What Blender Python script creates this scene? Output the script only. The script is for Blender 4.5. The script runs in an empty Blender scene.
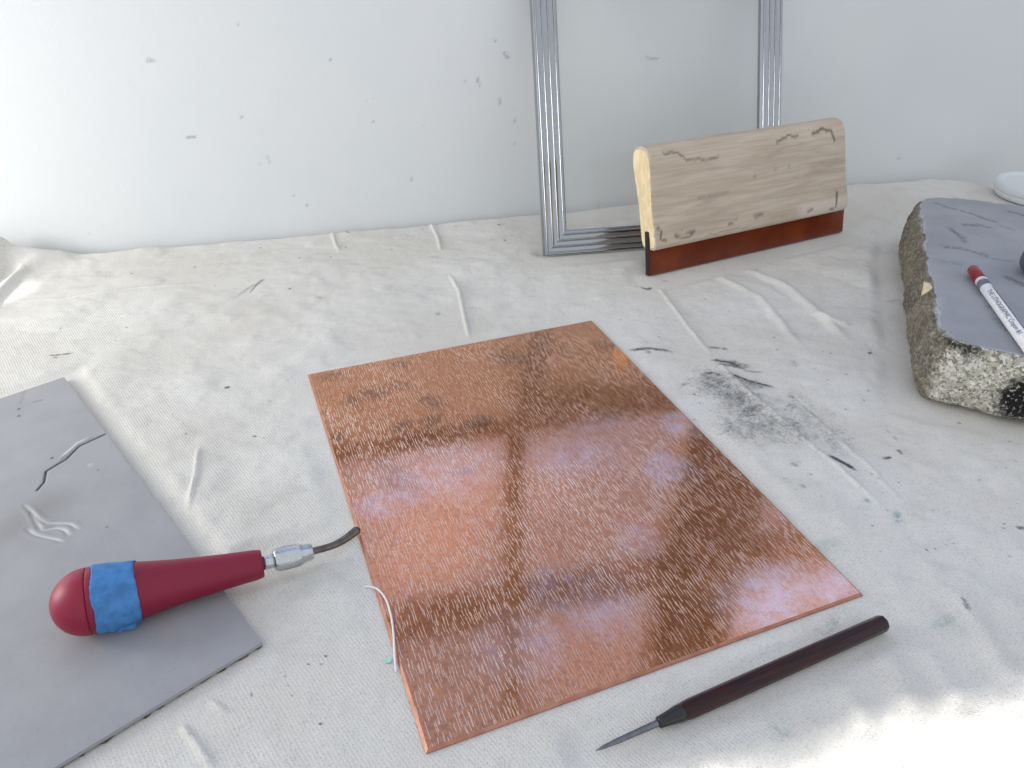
import bpy, bmesh, math, random
import numpy as np
from mathutils import Vector, Matrix
random.seed(7); rng = np.random.default_rng(7)
SC = bpy.context.scene
COL = SC.collection
PI = math.pi

# ------------------------------------------------------------------ camera model (metres, z = 0 is the table top)
FPX, CX, CY = 752.4, 512.0, 384.0
PITCH, ROLL, CAMH = math.radians(33.757), math.radians(0.669), 0.2987
_R0 = np.array([1.0, 0, 0]); _F = np.array([0, math.cos(PITCH), -math.sin(PITCH)]); _D0 = -np.array([0, math.sin(PITCH), math.cos(PITCH)])
_R = math.cos(ROLL)*_R0 - math.sin(ROLL)*_D0
_D = math.sin(ROLL)*_R0 + math.cos(ROLL)*_D0
_C = np.array([0, 0, CAMH])
def ray(px, py): return (px-CX)/FPX*_R + (py-CY)/FPX*_D + _F
def T(px, py, z=0.0):                       # spot on the horizontal plane at height z
    d = ray(px, py); return _C + (z-CAMH)/d[2]*d
def on_plane(px, py, P, n):
    d = ray(px, py); return _C + d*(((np.asarray(P)-_C)@n)/(d@n))

# wall frame: a runs along the back wall, b comes out of it, z up
W0 = np.array([-0.42653, 0.66289, 0.0]); WD = np.array([0.966375, 0.257137, 0.0]); WN = np.array([0.257137, -0.966375, 0.0])
def AB(a, b, z=0.0): return W0 + a*WD + b*WN + np.array([0, 0, z])
def toab(P): return (np.asarray(P)-W0)@WD, (np.asarray(P)-W0)@WN

cam_d = bpy.data.cameras.new('camera'); cam = bpy.data.objects.new('camera', cam_d); COL.objects.link(cam)
cam_d.sensor_width = 36; cam_d.lens = FPX/1024*36; cam_d.clip_start = 0.01
m = Matrix((( _R[0], -_D[0], -_F[0], 0), (_R[1], -_D[1], -_F[1], 0), (_R[2], -_D[2], -_F[2], CAMH), (0, 0, 0, 1)))
cam.matrix_world = m
SC.camera = cam

# ------------------------------------------------------------------ object helpers
def setp(o, label=None, cat=None, group=None, kind=None):
    if label: o['label'] = label
    if cat: o['category'] = cat
    if group: o['group'] = group
    if kind: o['kind'] = kind
    return o
def thing(name, loc, label, cat, group=None):
    o = bpy.data.objects.new(name, None); COL.objects.link(o); o.location = tuple(loc); o.empty_display_size = 0.02
    return setp(o, label, cat, group)
def world_loc(o):
    v = np.zeros(3)
    while o is not None: v = v + np.array(o.location); o = o.parent
    return v
def obj(name, verts, faces, mat, parent=None, smooth=True, label=None, origin=None):
    verts = np.asarray(verts, float)
    if parent is not None: base = world_loc(parent)
    else: base = np.zeros(3)
    org = base if origin is None else np.asarray(origin, float)
    me = bpy.data.meshes.new(name)
    me.from_pydata([tuple(v) for v in (verts-org)], [], faces)
    me.update()
    for mm in (mat if isinstance(mat, (list, tuple)) else [mat]): me.materials.append(mm)
    if smooth:
        me.polygons.foreach_set('use_smooth', [True]*len(me.polygons))
    o = bpy.data.objects.new(name, me); COL.objects.link(o)
    o.location = tuple(org-base)
    if parent is not None: o.parent = parent
    if label: o['label'] = label
    return o
def fix_normals(o):
    bm = bmesh.new(); bm.from_mesh(o.data); bmesh.ops.recalc_face_normals(bm, faces=bm.faces); bm.to_mesh(o.data); bm.free(); return o
def bevel(o, w, seg=2, ang=35):
    bm = bmesh.new(); bm.from_mesh(o.data)
    bmesh.ops.recalc_face_normals(bm, faces=bm.faces)
    es = [e for e in bm.edges if len(e.link_faces) == 2 and e.calc_face_angle(0) > math.radians(ang)]
    bmesh.ops.bevel(bm, geom=es, offset=w, segments=seg, affect='EDGES', profile=0.5)
    bm.to_mesh(o.data); bm.free(); return o
def auto_smooth(o, ang=35):
    bm = bmesh.new(); bm.from_mesh(o.data)
    for e in bm.edges:
        e.smooth = not (len(e.link_faces) == 2 and e.calc_face_angle(0) > math.radians(ang))
    for f in bm.faces: f.smooth = True
    bm.to_mesh(o.data); bm.free(); return o
class MB:
    def __init__(s): s.v = []; s.f = []
    def add(s, v, f):
        n = len(s.v); s.v += [tuple(x) for x in v]; s.f += [tuple(i+n for i in q) for q in f]; return s
    def box(s, o, ux, uy, uz):              # corner + three edge vectors
        o, ux, uy, uz = map(np.asarray, (o, ux, uy, uz))
        v = [o, o+ux, o+ux+uy, o+uy, o+uz, o+ux+uz, o+ux+uy+uz, o+uy+uz]
        return s.add(v, [(0,3,2,1), (4,5,6,7), (0,1,5,4), (1,2,6,5), (2,3,7,6), (3,0,4,7)])
    def abox(s, a0, a1, b0, b1, z0, z1):
        return s.box(AB(a0, b0, z0), (a1-a0)*WD, (b1-b0)*WN, np.array([0, 0, z1-z0]))
    def build(s, name, mat, parent=None, smooth=False, **k): return fix_normals(obj(name, s.v, s.f, mat, parent, smooth, **k))
def frame_of(d):
    d = d/np.linalg.norm(d); up = np.array([0, 0, 1.0])
    if abs(d@up) > 0.95: up = np.array([1.0, 0, 0])
    s = np.cross(d, up); s /= np.linalg.norm(s); u = np.cross(s, d); return d, s, u
def lathe(p0, d, prof, n=32, mod=None):     # prof: (distance along d, radius)
    d, s, u = frame_of(np.asarray(d, float)); p0 = np.asarray(p0, float)
    v, f = [], []
    for i, (t, r) in enumerate(prof):
        for k in range(n):
            a = 2*PI*k/n; rr = r*(mod(t, a) if mod else 1.0)
            v.append(p0+d*t+rr*(math.cos(a)*s+math.sin(a)*u))
    for i in range(len(prof)-1):
        for k in range(n):
            k2 = (k+1) % n
            f.append((i*n+k, i*n+k2, (i+1)*n+k2, (i+1)*n+k))
    f.append(tuple(range(n-1, -1, -1))); f.append(tuple((len(prof)-1)*n+k for k in range(n)))
    return v, f
def spline(pts, n):
    P = [np.asarray(p, float) for p in pts]; P = [2*P[0]-P[1]]+P+[2*P[-1]-P[-2]]
    out = []
    m_ = len(P)-3
    for i in range(n+1):
        x = i/n*m_; k = min(int(x), m_-1); t = x-k; a, b, c, d = P[k:k+4]
        out.append(0.5*((2*b)+(-a+c)*t+(2*a-5*b+4*c-d)*t*t+(-a+3*b-3*c+d)*t**3))
    return out
def tube(pts, rad, n=10, flat=1.0):
    v, f = [], []
    N = len(pts)
    for i, p in enumerate(pts):
        d = pts[min(i+1, N-1)]-pts[max(i-1, 0)]
        d, s, u = frame_of(d); r = rad(i/(N-1)) if callable(rad) else rad
        for k in range(n):
            a = 2*PI*k/n; v.append(p+r*(math.cos(a)*s+flat*math.sin(a)*u))
    for i in range(N-1):
        for k in range(n):
            k2 = (k+1) % n; f.append((i*n+k, i*n+k2, (i+1)*n+k2, (i+1)*n+k))
    f.append(tuple(range(n-1, -1, -1))); f.append(tuple((N-1)*n+k for k in range(n)))
    return v, f
def prism(sec, p0, ax, ay, az, L):          # 2-D section (x,y) swept along az
    n = len(sec); p0, ax, ay, az = map(np.asarray, (p0, ax, ay, az))
    v = [p0+x*ax+y*ay for x, y in sec]+[p0+x*ax+y*ay+L*az for x, y in sec]
    f = [tuple(range(n)), tuple(range(2*n-1, n-1, -1))]+[(i, i+n, (i+1) % n+n, (i+1) % n) for i in range(n)]
    return v, f
def vnoise(x, y, seed=0):                   # smooth value noise, numpy
    xi = np.floor(x).astype(np.int64); yi = np.floor(y).astype(np.int64); fx = x-xi; fy = y-yi
    fx = fx*fx*(3-2*fx); fy = fy*fy*(3-2*fy)
    def h(a, b):
        q = (a*374761393+b*668265263+seed*974634777) & 0xffffffff
        q = ((q ^ (q >> 13))*1274126177) & 0xffffffff
        return ((q ^ (q >> 16)) & 0xffff)/65535.0
    return (h(xi, yi)*(1-fx)+h(xi+1, yi)*fx)*(1-fy)+(h(xi, yi+1)*(1-fx)+h(xi+1, yi+1)*fx)*fy
def fbm(x, y, seed=0, o=4):
    t = 0; a = 0.5
    for i in range(o): t = t+a*vnoise(x*2**i, y*2**i, seed+i*17); a *= 0.5
    return t/(1-0.5**o)
def seg_dist(X, Y, pts):                    # distance to a polyline and run along it 0..1
    best = np.full(X.shape, 1e9); tt = np.zeros(X.shape)
    L = [0]
    for i in range(len(pts)-1): L.append(L[-1]+math.dist(pts[i], pts[i+1]))
    for i in range(len(pts)-1):
        ax, ay = pts[i]; bx, by = pts[i+1]; dx, dy = bx-ax, by-ay; l2 = dx*dx+dy*dy+1e-12
        t = np.clip(((X-ax)*dx+(Y-ay)*dy)/l2, 0, 1)
        dd = np.hypot(X-ax-t*dx, Y-ay-t*dy); mk = dd < best
        best = np.where(mk, dd, best); tt = np.where(mk, (L[i]+t*math.sqrt(l2))/L[-1], tt)
    return best, tt
def color_attr(me, name, rgb):
    at = me.color_attributes.new(name, 'FLOAT_COLOR', 'POINT')
    a = np.ones((len(me.vertices), 4), np.float32); a[:, :rgb.shape[1]] = rgb
    at.data.foreach_set('color', a.ravel())

# ------------------------------------------------------------------ material helpers
def new_mat(name):
    mt = bpy.data.materials.new(name); mt.use_nodes = True; nt = mt.node_tree; nt.nodes.clear()
    out = nt.nodes.new('ShaderNodeOutputMaterial'); bs = nt.nodes.new('ShaderNodeBsdfPrincipled')
    nt.links.new(bs.outputs[0], out.inputs[0]); return mt, nt, bs, out
class N:
    def __init__(s, nt): s.nt = nt
    def n(s, t, **kw):
        x = s.nt.nodes.new(t)
        for k, v in kw.items():
            if k.startswith('_'): setattr(x, k[1:], v)
            else: s.put(x.inputs[k.replace('__', ' ')], v)
        return x
    def put(s, sock, v):
        if hasattr(v, 'is_output'): s.nt.links.new(v, sock)
        else: sock.default_value = v
    def math(s, op, a, b=0.0, c=0.0, clamp=False):
        x = s.nt.nodes.new('ShaderNodeMath'); x.operation = op; x.use_clamp = clamp
        s.put(x.inputs[0], a); s.put(x.inputs[1], b); s.put(x.inputs[2], c); return x.outputs[0]
    def mix(s, f, a, b, blend='MIX'):
        x = s.nt.nodes.new('ShaderNodeMix'); x.data_type = 'RGBA'; x.blend_type = blend
        s.put(x.inputs[0], f)
        for i, v in ((6, a), (7, b)):
            if not hasattr(v, 'is_output') and len(v) == 3: v = (*v, 1)
            s.put(x.inputs[i], v)
        return x.outputs[2]
    def ramp(s, f, lo, hi):                 # smooth 0..1
        x = s.nt.nodes.new('ShaderNodeMapRange'); x.interpolation_type = 'SMOOTHSTEP'
        s.put(x.inputs[0], f); x.inputs[1].default_value = lo; x.inputs[2].default_value = hi; return x.outputs[0]
    def coord(s, rot=0.0, scale=(1, 1, 1)):
        tc = s.nt.nodes.new('ShaderNodeTexCoord'); mp = s.nt.nodes.new('ShaderNodeMapping')
        mp.inputs['Rotation'].default_value = (0, 0, rot); mp.inputs['Scale'].default_value = scale
        mp.vector_type = 'TEXTURE' if False else 'POINT'
        s.nt.links.new(tc.outputs['Object'], mp.inputs[0]); return mp.outputs[0]
    def noise(s, vec, scale, detail=3, rough=0.55, dist=0.0):
        x = s.nt.nodes.new('ShaderNodeTexNoise'); s.put(x.inputs['Vector'], vec)
        x.inputs['Scale'].default_value = scale; x.inputs['Detail'].default_value = detail
        x.inputs['Roughness'].default_value = rough; x.inputs['Distortion'].default_value = dist; return x.outputs[0]
    def bump(s, h, strength, dist=0.001, normal=None):
        x = s.nt.nodes.new('ShaderNodeBump'); x.inputs['Strength'].default_value = strength; x.inputs['Distance'].default_value = dist
        s.put(x.inputs['Height'], h)
        if normal is not None: s.put(x.inputs['Normal'], normal)
        return x.outputs[0]
    def attr(s, name):
        x = s.nt.nodes.new('ShaderNodeAttribute'); x.attribute_name = name
        q = s.nt.nodes.new('ShaderNodeSeparateColor'); s.nt.links.new(x.outputs['Color'], q.inputs[0]); return q.outputs
def srgb(r, g, b):
    f = lambda c: (c/255/12.92) if c/255 <= 0.04045 else ((c/255+0.055)/1.055)**2.4
    return (f(r), f(g), f(b))
def simple(name, col, rough=0.5, metal=0.0, noise_amt=0.06, nscale=300, bump=0.0, coat=0.0, spec=0.5):
    mt, nt, bs, out = new_mat(name); k = N(nt); c = k.coord()
    nz = k.noise(c, nscale, 3)
    dark = tuple(x*(1-noise_amt*2) for x in col); lite = tuple(min(1, x*(1+noise_amt*2)) for x in col)
    k.put(bs.inputs['Base Color'], k.mix(k.ramp(nz, 0.3, 0.7), dark, lite))
    bs.inputs['Roughness'].default_value = rough; bs.inputs['Metallic'].default_value = metal
    bs.inputs['Coat Weight'].default_value = coat; bs.inputs['Specular IOR Level'].default_value = spec
    if bump: k.put(bs.inputs['Normal'], k.bump(nz, bump, 0.0006))
    return mt

# wall paint
def mat_wall():
    mt, nt, bs, out = new_mat('white_wall_paint'); k = N(nt); c = k.coord()
    at = k.attr('marks')
    base = k.mix(k.ramp(k.noise(c, 5, 3), 0.3, 0.75), srgb(226, 228, 229), srgb(221, 225, 227))
    spk = k.ramp(k.noise(c, 420, 2), 0.35, 0.62)
    base = k.mix(k.math('MULTIPLY', at[0], k.math('ADD', 0.30, k.math('MULTIPLY', spk, 0.4))), base, srgb(105, 112, 125))
    k.put(bs.inputs['Base Color'], base)
    bs.inputs['Roughness'].default_value = 0.55; bs.inputs['Specular IOR Level'].default_value = 0.3
    h = k.math('ADD', k.noise(c, 260, 2), k.math('MULTIPLY', k.noise(c, 60, 2), 0.8))
    k.put(bs.inputs['Normal'], k.bump(h, 0.10, 0.0012)); return mt
# canvas drop cloth
def mat_cloth():
    mt, nt, bs, out = new_mat('canvas_cloth'); k = N(nt)
    c = k.coord(-0.69)
    wob = k.noise(c, 45, 2)
    sep = nt.nodes.new('ShaderNodeSeparateXYZ'); nt.links.new(c, sep.inputs[0])
    per = 2*PI/0.0016
    sx = k.math('SINE', k.math('ADD', k.math('MULTIPLY', sep.outputs[0], per), k.math('MULTIPLY', wob, 7)))
    sy = k.math('SINE', k.math('ADD', k.math('MULTIPLY', sep.outputs[1], per*0.85), k.math('MULTIPLY', wob, 6)))
    weave = k.math('ADD', k.math('MULTIPLY', sx, 0.5), k.math('MULTIPLY', k.math('MULTIPLY', sx, sy), 0.5))
    slub = k.noise(c, 900, 3, 0.7)
    big = k.noise(c, 9, 4); mid = k.noise(c, 55, 4, 0.6)
    col = k.mix(k.ramp(big, 0.3, 0.7), srgb(218, 214, 207), srgb(228, 226, 222))
    col = k.mix(k.math('MULTIPLY', k.ramp(slub, 0.48, 0.68), 0.42), col, srgb(176, 170, 160))
    col = k.mix(k.math('MULTIPLY', k.ramp(weave, -0.9, 0.9), 0.10), col, srgb(185, 182, 176))
    col = k.mix(k.math('MULTIPLY', k.ramp(mid, 0.48, 0.72), 0.30), col, srgb(194, 190, 184))
    fl = k.noise(c, 1500, 1)
    col = k.mix(k.math('MULTIPLY', k.ramp(fl, 0.70, 0.76), 0.5), col, srgb(150, 135, 115))
    at = k.attr('stains_shade')
    fine = k.noise(c, 520, 4, 0.75); fine2 = k.noise(c, 140, 3, 0.6)
    grain = k.math('ADD', k.math('MULTIPLY', fine, 0.6), k.math('MULTIPLY', fine2, 0.4))
    char = k.ramp(k.math('ADD', at[0], k.math('MULTIPLY', k.math('SUBTRACT', grain, 0.5), 2.2)), 0.15, 1.25)
    char = k.math('MULTIPLY', char, k.ramp(at[0], 0.0, 0.3))
    col = k.mix(k.math('MULTIPLY', char, 0.92), col, srgb(44, 48, 52))
    teal = k.math('MULTIPLY', at[1], k.ramp(grain, 0.35, 0.6))
    col = k.mix(k.math('MULTIPLY', teal, 0.75), col, srgb(88, 142, 140))
    col = k.mix(k.math('MULTIPLY', at[2], 0.8), col, srgb(172, 160, 140))
    k.put(bs.inputs['Base Color'], col)
    bs.inputs['Roughness'].default_value = 0.92; bs.inputs['Specular IOR Level'].default_value = 0.12
    h = k.math('ADD', k.math('MULTIPLY', weave, 0.5), k.math('MULTIPLY', slub, 1.1))
    b1 = k.bump(h, 0.42, 0.0005)
    b2 = k.bump(k.noise(c, 130, 4, 0.6), 0.35, 0.0018, b1)
    k.put(bs.inputs['Normal'], b2); return mt
# etched copper: shiny drypoint dashes in a browned, waxy ground
def mat_copper(face=True):
    mt, nt, bs, out = new_mat('copper_face' if face else 'copper_edge'); k = N(nt)
    if not face:
        c = k.coord(); k.put(bs.inputs['Base Color'], k.mix(k.ramp(k.noise(c, 120, 3), 0.3, 0.7), srgb(168, 112, 92), srgb(188, 134, 114)))
        bs.inputs['Metallic'].default_value = 0.55; bs.inputs['Roughness'].default_value = 0.4; return mt
    tc = nt.nodes.new('ShaderNodeTexCoord'); uv = tc.outputs['Object']
    mp = nt.nodes.new('ShaderNodeMapping'); mp.inputs['Rotation'].default_value = (0, 0, PLATE_ROT)
    nt.links.new(uv, mp.inputs[0]); P = mp.outputs[0]
    sepP = nt.nodes.new('ShaderNodeSeparateXYZ'); nt.links.new(P, sepP.inputs[0]); V_, U_ = sepP.outputs[0], sepP.outputs[1]
    wobP = k.math('MULTIPLY', k.math('SUBTRACT', k.noise(P, 70, 2), 0.5), 0.0022)
    def white(x, y, sd):
        cv = nt.nodes.new('ShaderNodeCombineXYZ'); k.put(cv.inputs[0], x); k.put(cv.inputs[1], y); cv.inputs[2].default_value = sd
        w = nt.nodes.new('ShaderNodeTexWhiteNoise'); w.noise_dimensions = '3D'; nt.links.new(cv.outputs[0], w.inputs[0]); return w
    def dash(pitch, length, seed, hw, keep):
        x = k.math('DIVIDE', k.math('ADD', V_, wobP), pitch); i = k.math('FLOOR', x)
        u = k.math('ADD', k.math('DIVIDE', U_, length), k.math('MULTIPLY', white(i, 0.5, seed).outputs[0], 7.0)); j = k.math('FLOOR', u)
        w = white(i, j, seed+3.3); sc = nt.nodes.new('ShaderNodeSeparateColor'); nt.links.new(w.outputs[1], sc.inputs[0])
        cx_ = k.math('ADD', 0.3, k.math('MULTIPLY', sc.outputs[0], 0.4)); dv = k.math('ABSOLUTE', k.math('SUBTRACT', k.math('FRACT', x), cx_))
        hl = k.math('ADD', 0.16, k.math('MULTIPLY', sc.outputs[1], 0.32)); du = k.math('ABSOLUTE', k.math('SUBTRACT', k.math('FRACT', u), 0.5))
        rag = k.math('MULTIPLY', k.math('SUBTRACT', k.noise(P, 900, 2), 0.5), 0.20)
        mv = k.ramp(k.math('SUBTRACT', k.math('ADD', hw, rag), dv), -0.02, 0.14); mu = k.ramp(k.math('SUBTRACT', k.math('ADD', hl, rag), du), -0.02, 0.10)
        return k.math('MULTIPLY', k.math('MULTIPLY', mv, mu), k.ramp(sc.outputs[2], keep, keep+0.35))
    d1 = dash(0.0015, 0.0130, 1.0, 0.17, 0.0); d2 = dash(0.0017, 0.0095, 5.0, 0.15, 0.03)
    streak = k.math('MAXIMUM', d1, d2)
    at = k.attr('plate')
    blot = k.noise(P, 22, 4, 0.6); blot2 = k.noise(P, 9, 3, 0.55)
    streak = k.math('MULTIPLY', streak, k.math('ADD', 0.35, k.math('MULTIPLY', k.ramp(blot2, 0.3, 0.65), 0.60)))
    ground = k.mix(k.ramp(blot, 0.3, 0.7), srgb(194, 120, 72), srgb(208, 136, 88))
    ground = k.mix(k.math('MULTIPLY', k.ramp(k.noise(P, 480, 4, 0.75), 0.44, 0.64), 0.55), ground, srgb(140, 82, 58))
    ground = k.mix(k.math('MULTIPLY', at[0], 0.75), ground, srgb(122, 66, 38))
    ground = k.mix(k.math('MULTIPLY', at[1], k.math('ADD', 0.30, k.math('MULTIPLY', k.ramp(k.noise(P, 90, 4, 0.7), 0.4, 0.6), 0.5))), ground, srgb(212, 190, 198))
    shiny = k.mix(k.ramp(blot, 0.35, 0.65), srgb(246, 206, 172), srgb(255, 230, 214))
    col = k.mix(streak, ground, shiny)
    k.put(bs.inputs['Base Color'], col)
    k.put(bs.inputs['Metallic'], k.math('SUBTRACT', 0.80, k.math('MULTIPLY', streak, 0.28)))
    k.put(bs.inputs['Roughness'], k.math('ADD', k.math('MULTIPLY', streak, 0.25), k.math('ADD', 0.10, k.math('MULTIPLY', k.ramp(blot, 0.4, 0.7), 0.08))))
    bs.inputs['Coat Weight'].default_value = 1.0; bs.inputs['Coat IOR'].default_value = 1.5
    bs.inputs['Coat Roughness'].default_value = 0.05
    hb = k.bump(k.math('ADD', streak, k.math('MULTIPLY', k.noise(P, 700, 2), 0.5)), 0.12, 0.0001)
    k.put(bs.inputs['Normal'], hb); return mt
def mat_wood():
    mt, nt, bs, out = new_mat('weathered_wood'); k = N(nt)
    tc = nt.nodes.new('ShaderNodeTexCoord'); mp = nt.nodes.new('ShaderNodeMapping'); mp.inputs['Rotation'].default_value = (0, 0, -SQ_ROT)
    nt.links.new(tc.outputs['Object'], mp.inputs[0]); P = mp.outputs[0]
    def st(sx, sy, sz):
        q = nt.nodes.new('ShaderNodeMapping'); q.inputs['Scale'].default_value = (sx, sy, sz); nt.links.new(P, q.inputs[0]); return q.outputs[0]
    at = k.attr('wood')
    g1 = k.noise(st(14, 200, 200), 1, 4, 0.6, 0.6); g2 = k.noise(st(40, 900, 900), 1, 3, 0.6); g3 = k.noise(st(12, 30, 38), 1, 3, 0.55, 0.4)
    col = k.mix(k.ramp(g1, 0.3, 0.7), srgb(196, 180, 160), srgb(214, 199, 182))
    col = k.mix(k.math('MULTIPLY', k.ramp(g2, 0.45, 0.7), 0.2), col, srgb(146, 122, 98))
    col = k.mix(k.math('MULTIPLY', k.ramp(g3, 0.50, 0.75), 0.5), col, srgb(160, 138, 124))
    cream = k.mix(k.ramp(k.noise(st(60, 160, 60), 1, 3, 0.5, 1.0), 0.35, 0.65), srgb(232, 208, 162), srgb(246, 230, 194))
    col = k.mix(at[1], col, cream)
    col = k.mix(k.math('MULTIPLY', at[2], 0.8), col, srgb(228, 216, 204))
    col = k.mix(k.math('MULTIPLY', at[0], 0.75), col, srgb(80, 58, 42))
    k.put(bs.inputs['Base Color'], col); bs.inputs['Roughness'].default_value = 0.7; bs.inputs['Specular IOR Level'].default_value = 0.25
    k.put(bs.inputs['Normal'], k.bump(k.math('ADD', g2, k.math('MULTIPLY', g1, 0.6)), 0.3, 0.0006)); return mt
def mat_stone_side():
    mt, nt, bs, out = new_mat('rough_stone'); k = N(nt); c = k.coord()
    at = k.attr('rock')
    vor = nt.nodes.new('ShaderNodeTexVoronoi'); vor.inputs['Scale'].default_value = 300; nt.links.new(c, vor.inputs['Vector'])
    a = k.noise(c, 240, 5, 0.7, 0.8); b = k.noise(c, 45, 4, 0.6)
    base = k.mix(k.ramp(b, 0.3, 0.7), srgb(112, 104, 90), srgb(150, 140, 120))
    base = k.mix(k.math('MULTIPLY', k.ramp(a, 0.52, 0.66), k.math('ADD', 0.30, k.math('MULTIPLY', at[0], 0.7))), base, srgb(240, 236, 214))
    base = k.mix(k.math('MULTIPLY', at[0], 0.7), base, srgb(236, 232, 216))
    base = k.mix(k.math('MULTIPLY', k.ramp(k.noise(c, 430, 4, 0.75), 0.54, 0.62), 0.8), base, srgb(88, 84, 78))
    base = k.mix(k.math('MULTIPLY', at[1], k.ramp(k.noise(c, 420, 3, 0.6), 0.62, 0.5)), base, srgb(16, 16, 18))
    base = k.mix(at[2], base, srgb(198, 200, 204))
    v2 = nt.nodes.new('ShaderNodeTexVoronoi'); v2.inputs['Scale'].default_value = 560; v2.inputs['Randomness'].default_value = 1.0
    wv = nt.nodes.new('ShaderNodeVectorMath'); wv.operation = 'ADD'; nt.links.new(c, wv.inputs[0])
    nz = nt.nodes.new('ShaderNodeTexNoise'); nz.inputs['Scale'].default_value = 300; nt.links.new(c, nz.inputs['Vector'])
    ws = nt.nodes.new('ShaderNodeVectorMath'); ws.operation = 'SCALE'; ws.inputs['Scale'].default_value = 0.004; nt.links.new(nz.outputs['Color'], ws.inputs[0]); nt.links.new(ws.outputs[0], wv.inputs[1]); nt.links.new(wv.outputs[0], v2.inputs['Vector'])
    cellv = nt.nodes.new('ShaderNodeSeparateColor'); nt.links.new(v2.outputs['Color'], cellv.inputs[0])
    base = k.mix(k.math('MULTIPLY', k.ramp(cellv.outputs[0], 0.70, 0.78), 0.55), base, srgb(92, 86, 76))
    base = k.mix(k.math('MULTIPLY', k.ramp(cellv.outputs[1], 0.68, 0.76), k.math('ADD', 0.15, k.math('MULTIPLY', at[0], 0.7))), base, srgb(250, 247, 236))
    base = k.mix(k.math('MULTIPLY', at[1], k.ramp(k.noise(c, 420, 3, 0.6), 0.70, 0.55)), base, srgb(14, 14, 16))
    k.put(bs.inputs['Base Color'], base); bs.inputs['Roughness'].default_value = 0.9
    k.put(bs.inputs['Normal'], k.bump(k.math('ADD', a, k.math('MULTIPLY', cellv.outputs[2], 0.5)), 1.0, 0.0035)); return mt
def mat_stone_top():
    mt, nt, bs, out = new_mat('ground_stone_face'); k = N(nt); c = k.coord()
    at = k.attr('rock')
    col = k.mix(k.ramp(k.noise(c, 18, 4, 0.6), 0.3, 0.7), srgb(150, 152, 158), srgb(166, 167, 172))
    col = k.mix(k.math('MULTIPLY', k.ramp(k.noise(c, 160, 4, 0.7), 0.5, 0.75), 0.12), col, srgb(120, 122, 134))
    ink = k.math('MULTIPLY', at[0], k.ramp(k.noise(c, 260, 4, 0.75), 0.34, 0.62))
    col = k.mix(k.math('MULTIPLY', ink, 0.85), col, srgb(64, 68, 82))
    col = k.mix(k.math('MULTIPLY', at[2], 0.7), col, srgb(208, 209, 212))
    k.put(bs.inputs['Base Color'], col); bs.inputs['Roughness'].default_value = 0.6
    k.put(bs.inputs['Normal'], k.bump(k.noise(c, 400, 3), 0.06, 0.0006)); return mt
def mat_lino():
    mt, nt, bs, out = new_mat('grey_linoleum'); k = N(nt); c = k.coord()
    at = k.attr('lino')
    col = k.mix(k.ramp(k.noise(c, 30, 4, 0.6), 0.3, 0.7), srgb(156, 156, 160), srgb(164, 164, 167))
    col = k.mix(k.math('MULTIPLY', k.ramp(k.noise(c, 900, 2), 0.66, 0.74), 0.35), col, srgb(112, 112, 118))
    col = k.mix(k.math('MULTIPLY', at[0], 0.95), col, srgb(34, 36, 38))
    col = k.mix(at[1], col, srgb(212, 212, 212))
    col = k.mix(k.math('MULTIPLY', at[2], 0.55), col, srgb(128, 124, 118))
    k.put(bs.inputs['Base Color'], col); bs.inputs['Roughness'].default_value = 0.5; bs.inputs['Specular IOR Level'].default_value = 0.35
    k.put(bs.inputs['Normal'], k.bump(k.noise(c, 600, 2), 0.06, 0.0004)); return mt
def mat_alu():
    mt, nt, bs, out = new_mat('brushed_aluminium'); k = N(nt); c = k.coord()
    q = k.noise(c, 500, 3)
    k.put(bs.inputs['Base Color'], k.mix(q, srgb(160, 163, 168), srgb(178, 181, 184)))
    bs.inputs['Metallic'].default_value = 1.0; bs.inputs['Roughness'].default_value = 0.16; return mt
def mat_glass(haze=0.07):
    mt, nt, bs, out = new_mat('clear_glass'); k = N(nt); nt.nodes.remove(bs)
    c = k.coord()
    tr = k.n('ShaderNodeBsdfTransparent', Color=(0.99, 0.995, 0.993, 1)); gl = k.n('ShaderNodeBsdfGlossy', Roughness=0.02)
    df = k.n('ShaderNodeBsdfDiffuse', Color=(0.85, 0.88, 0.9, 1))
    lw = k.n('ShaderNodeLayerWeight', Blend=0.5); frs = k.math('ADD', 0.02, k.math('MULTIPLY', k.math('POWER', lw.outputs['Facing'], 4.0), 0.6))
    m1 = k.n('ShaderNodeMixShader', Fac=k.math('ADD', haze*0.6, k.math('MULTIPLY', k.noise(c, 12, 3), haze*0.8)))
    nt.links.new(tr.outputs[0], m1.inputs[1]); nt.links.new(df.outputs[0], m1.inputs[2])
    m2 = k.n('ShaderNodeMixShader', Fac=frs); nt.links.new(m1.outputs[0], m2.inputs[1]); nt.links.new(gl.outputs[0], m2.inputs[2])
    nt.links.new(m2.outputs[0], out.inputs[0]); return mt
def mat_rubber():
    mt, nt, bs, out = new_mat('amber_polyurethane'); k = N(nt); c = k.coord()
    k.put(bs.inputs['Base Color'], k.mix(k.ramp(k.noise(c, 22, 3), 0.3, 0.7), srgb(104, 38, 10), srgb(134, 58, 20)))
    bs.inputs['Roughness'].default_value = 0.22; bs.inputs['Subsurface Weight'].default_value = 0.35
    bs.inputs['Subsurface Radius'].default_value = (0.01, 0.003, 0.001); bs.inputs['Subsurface Scale'].default_value = 0.5
    return mt

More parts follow.
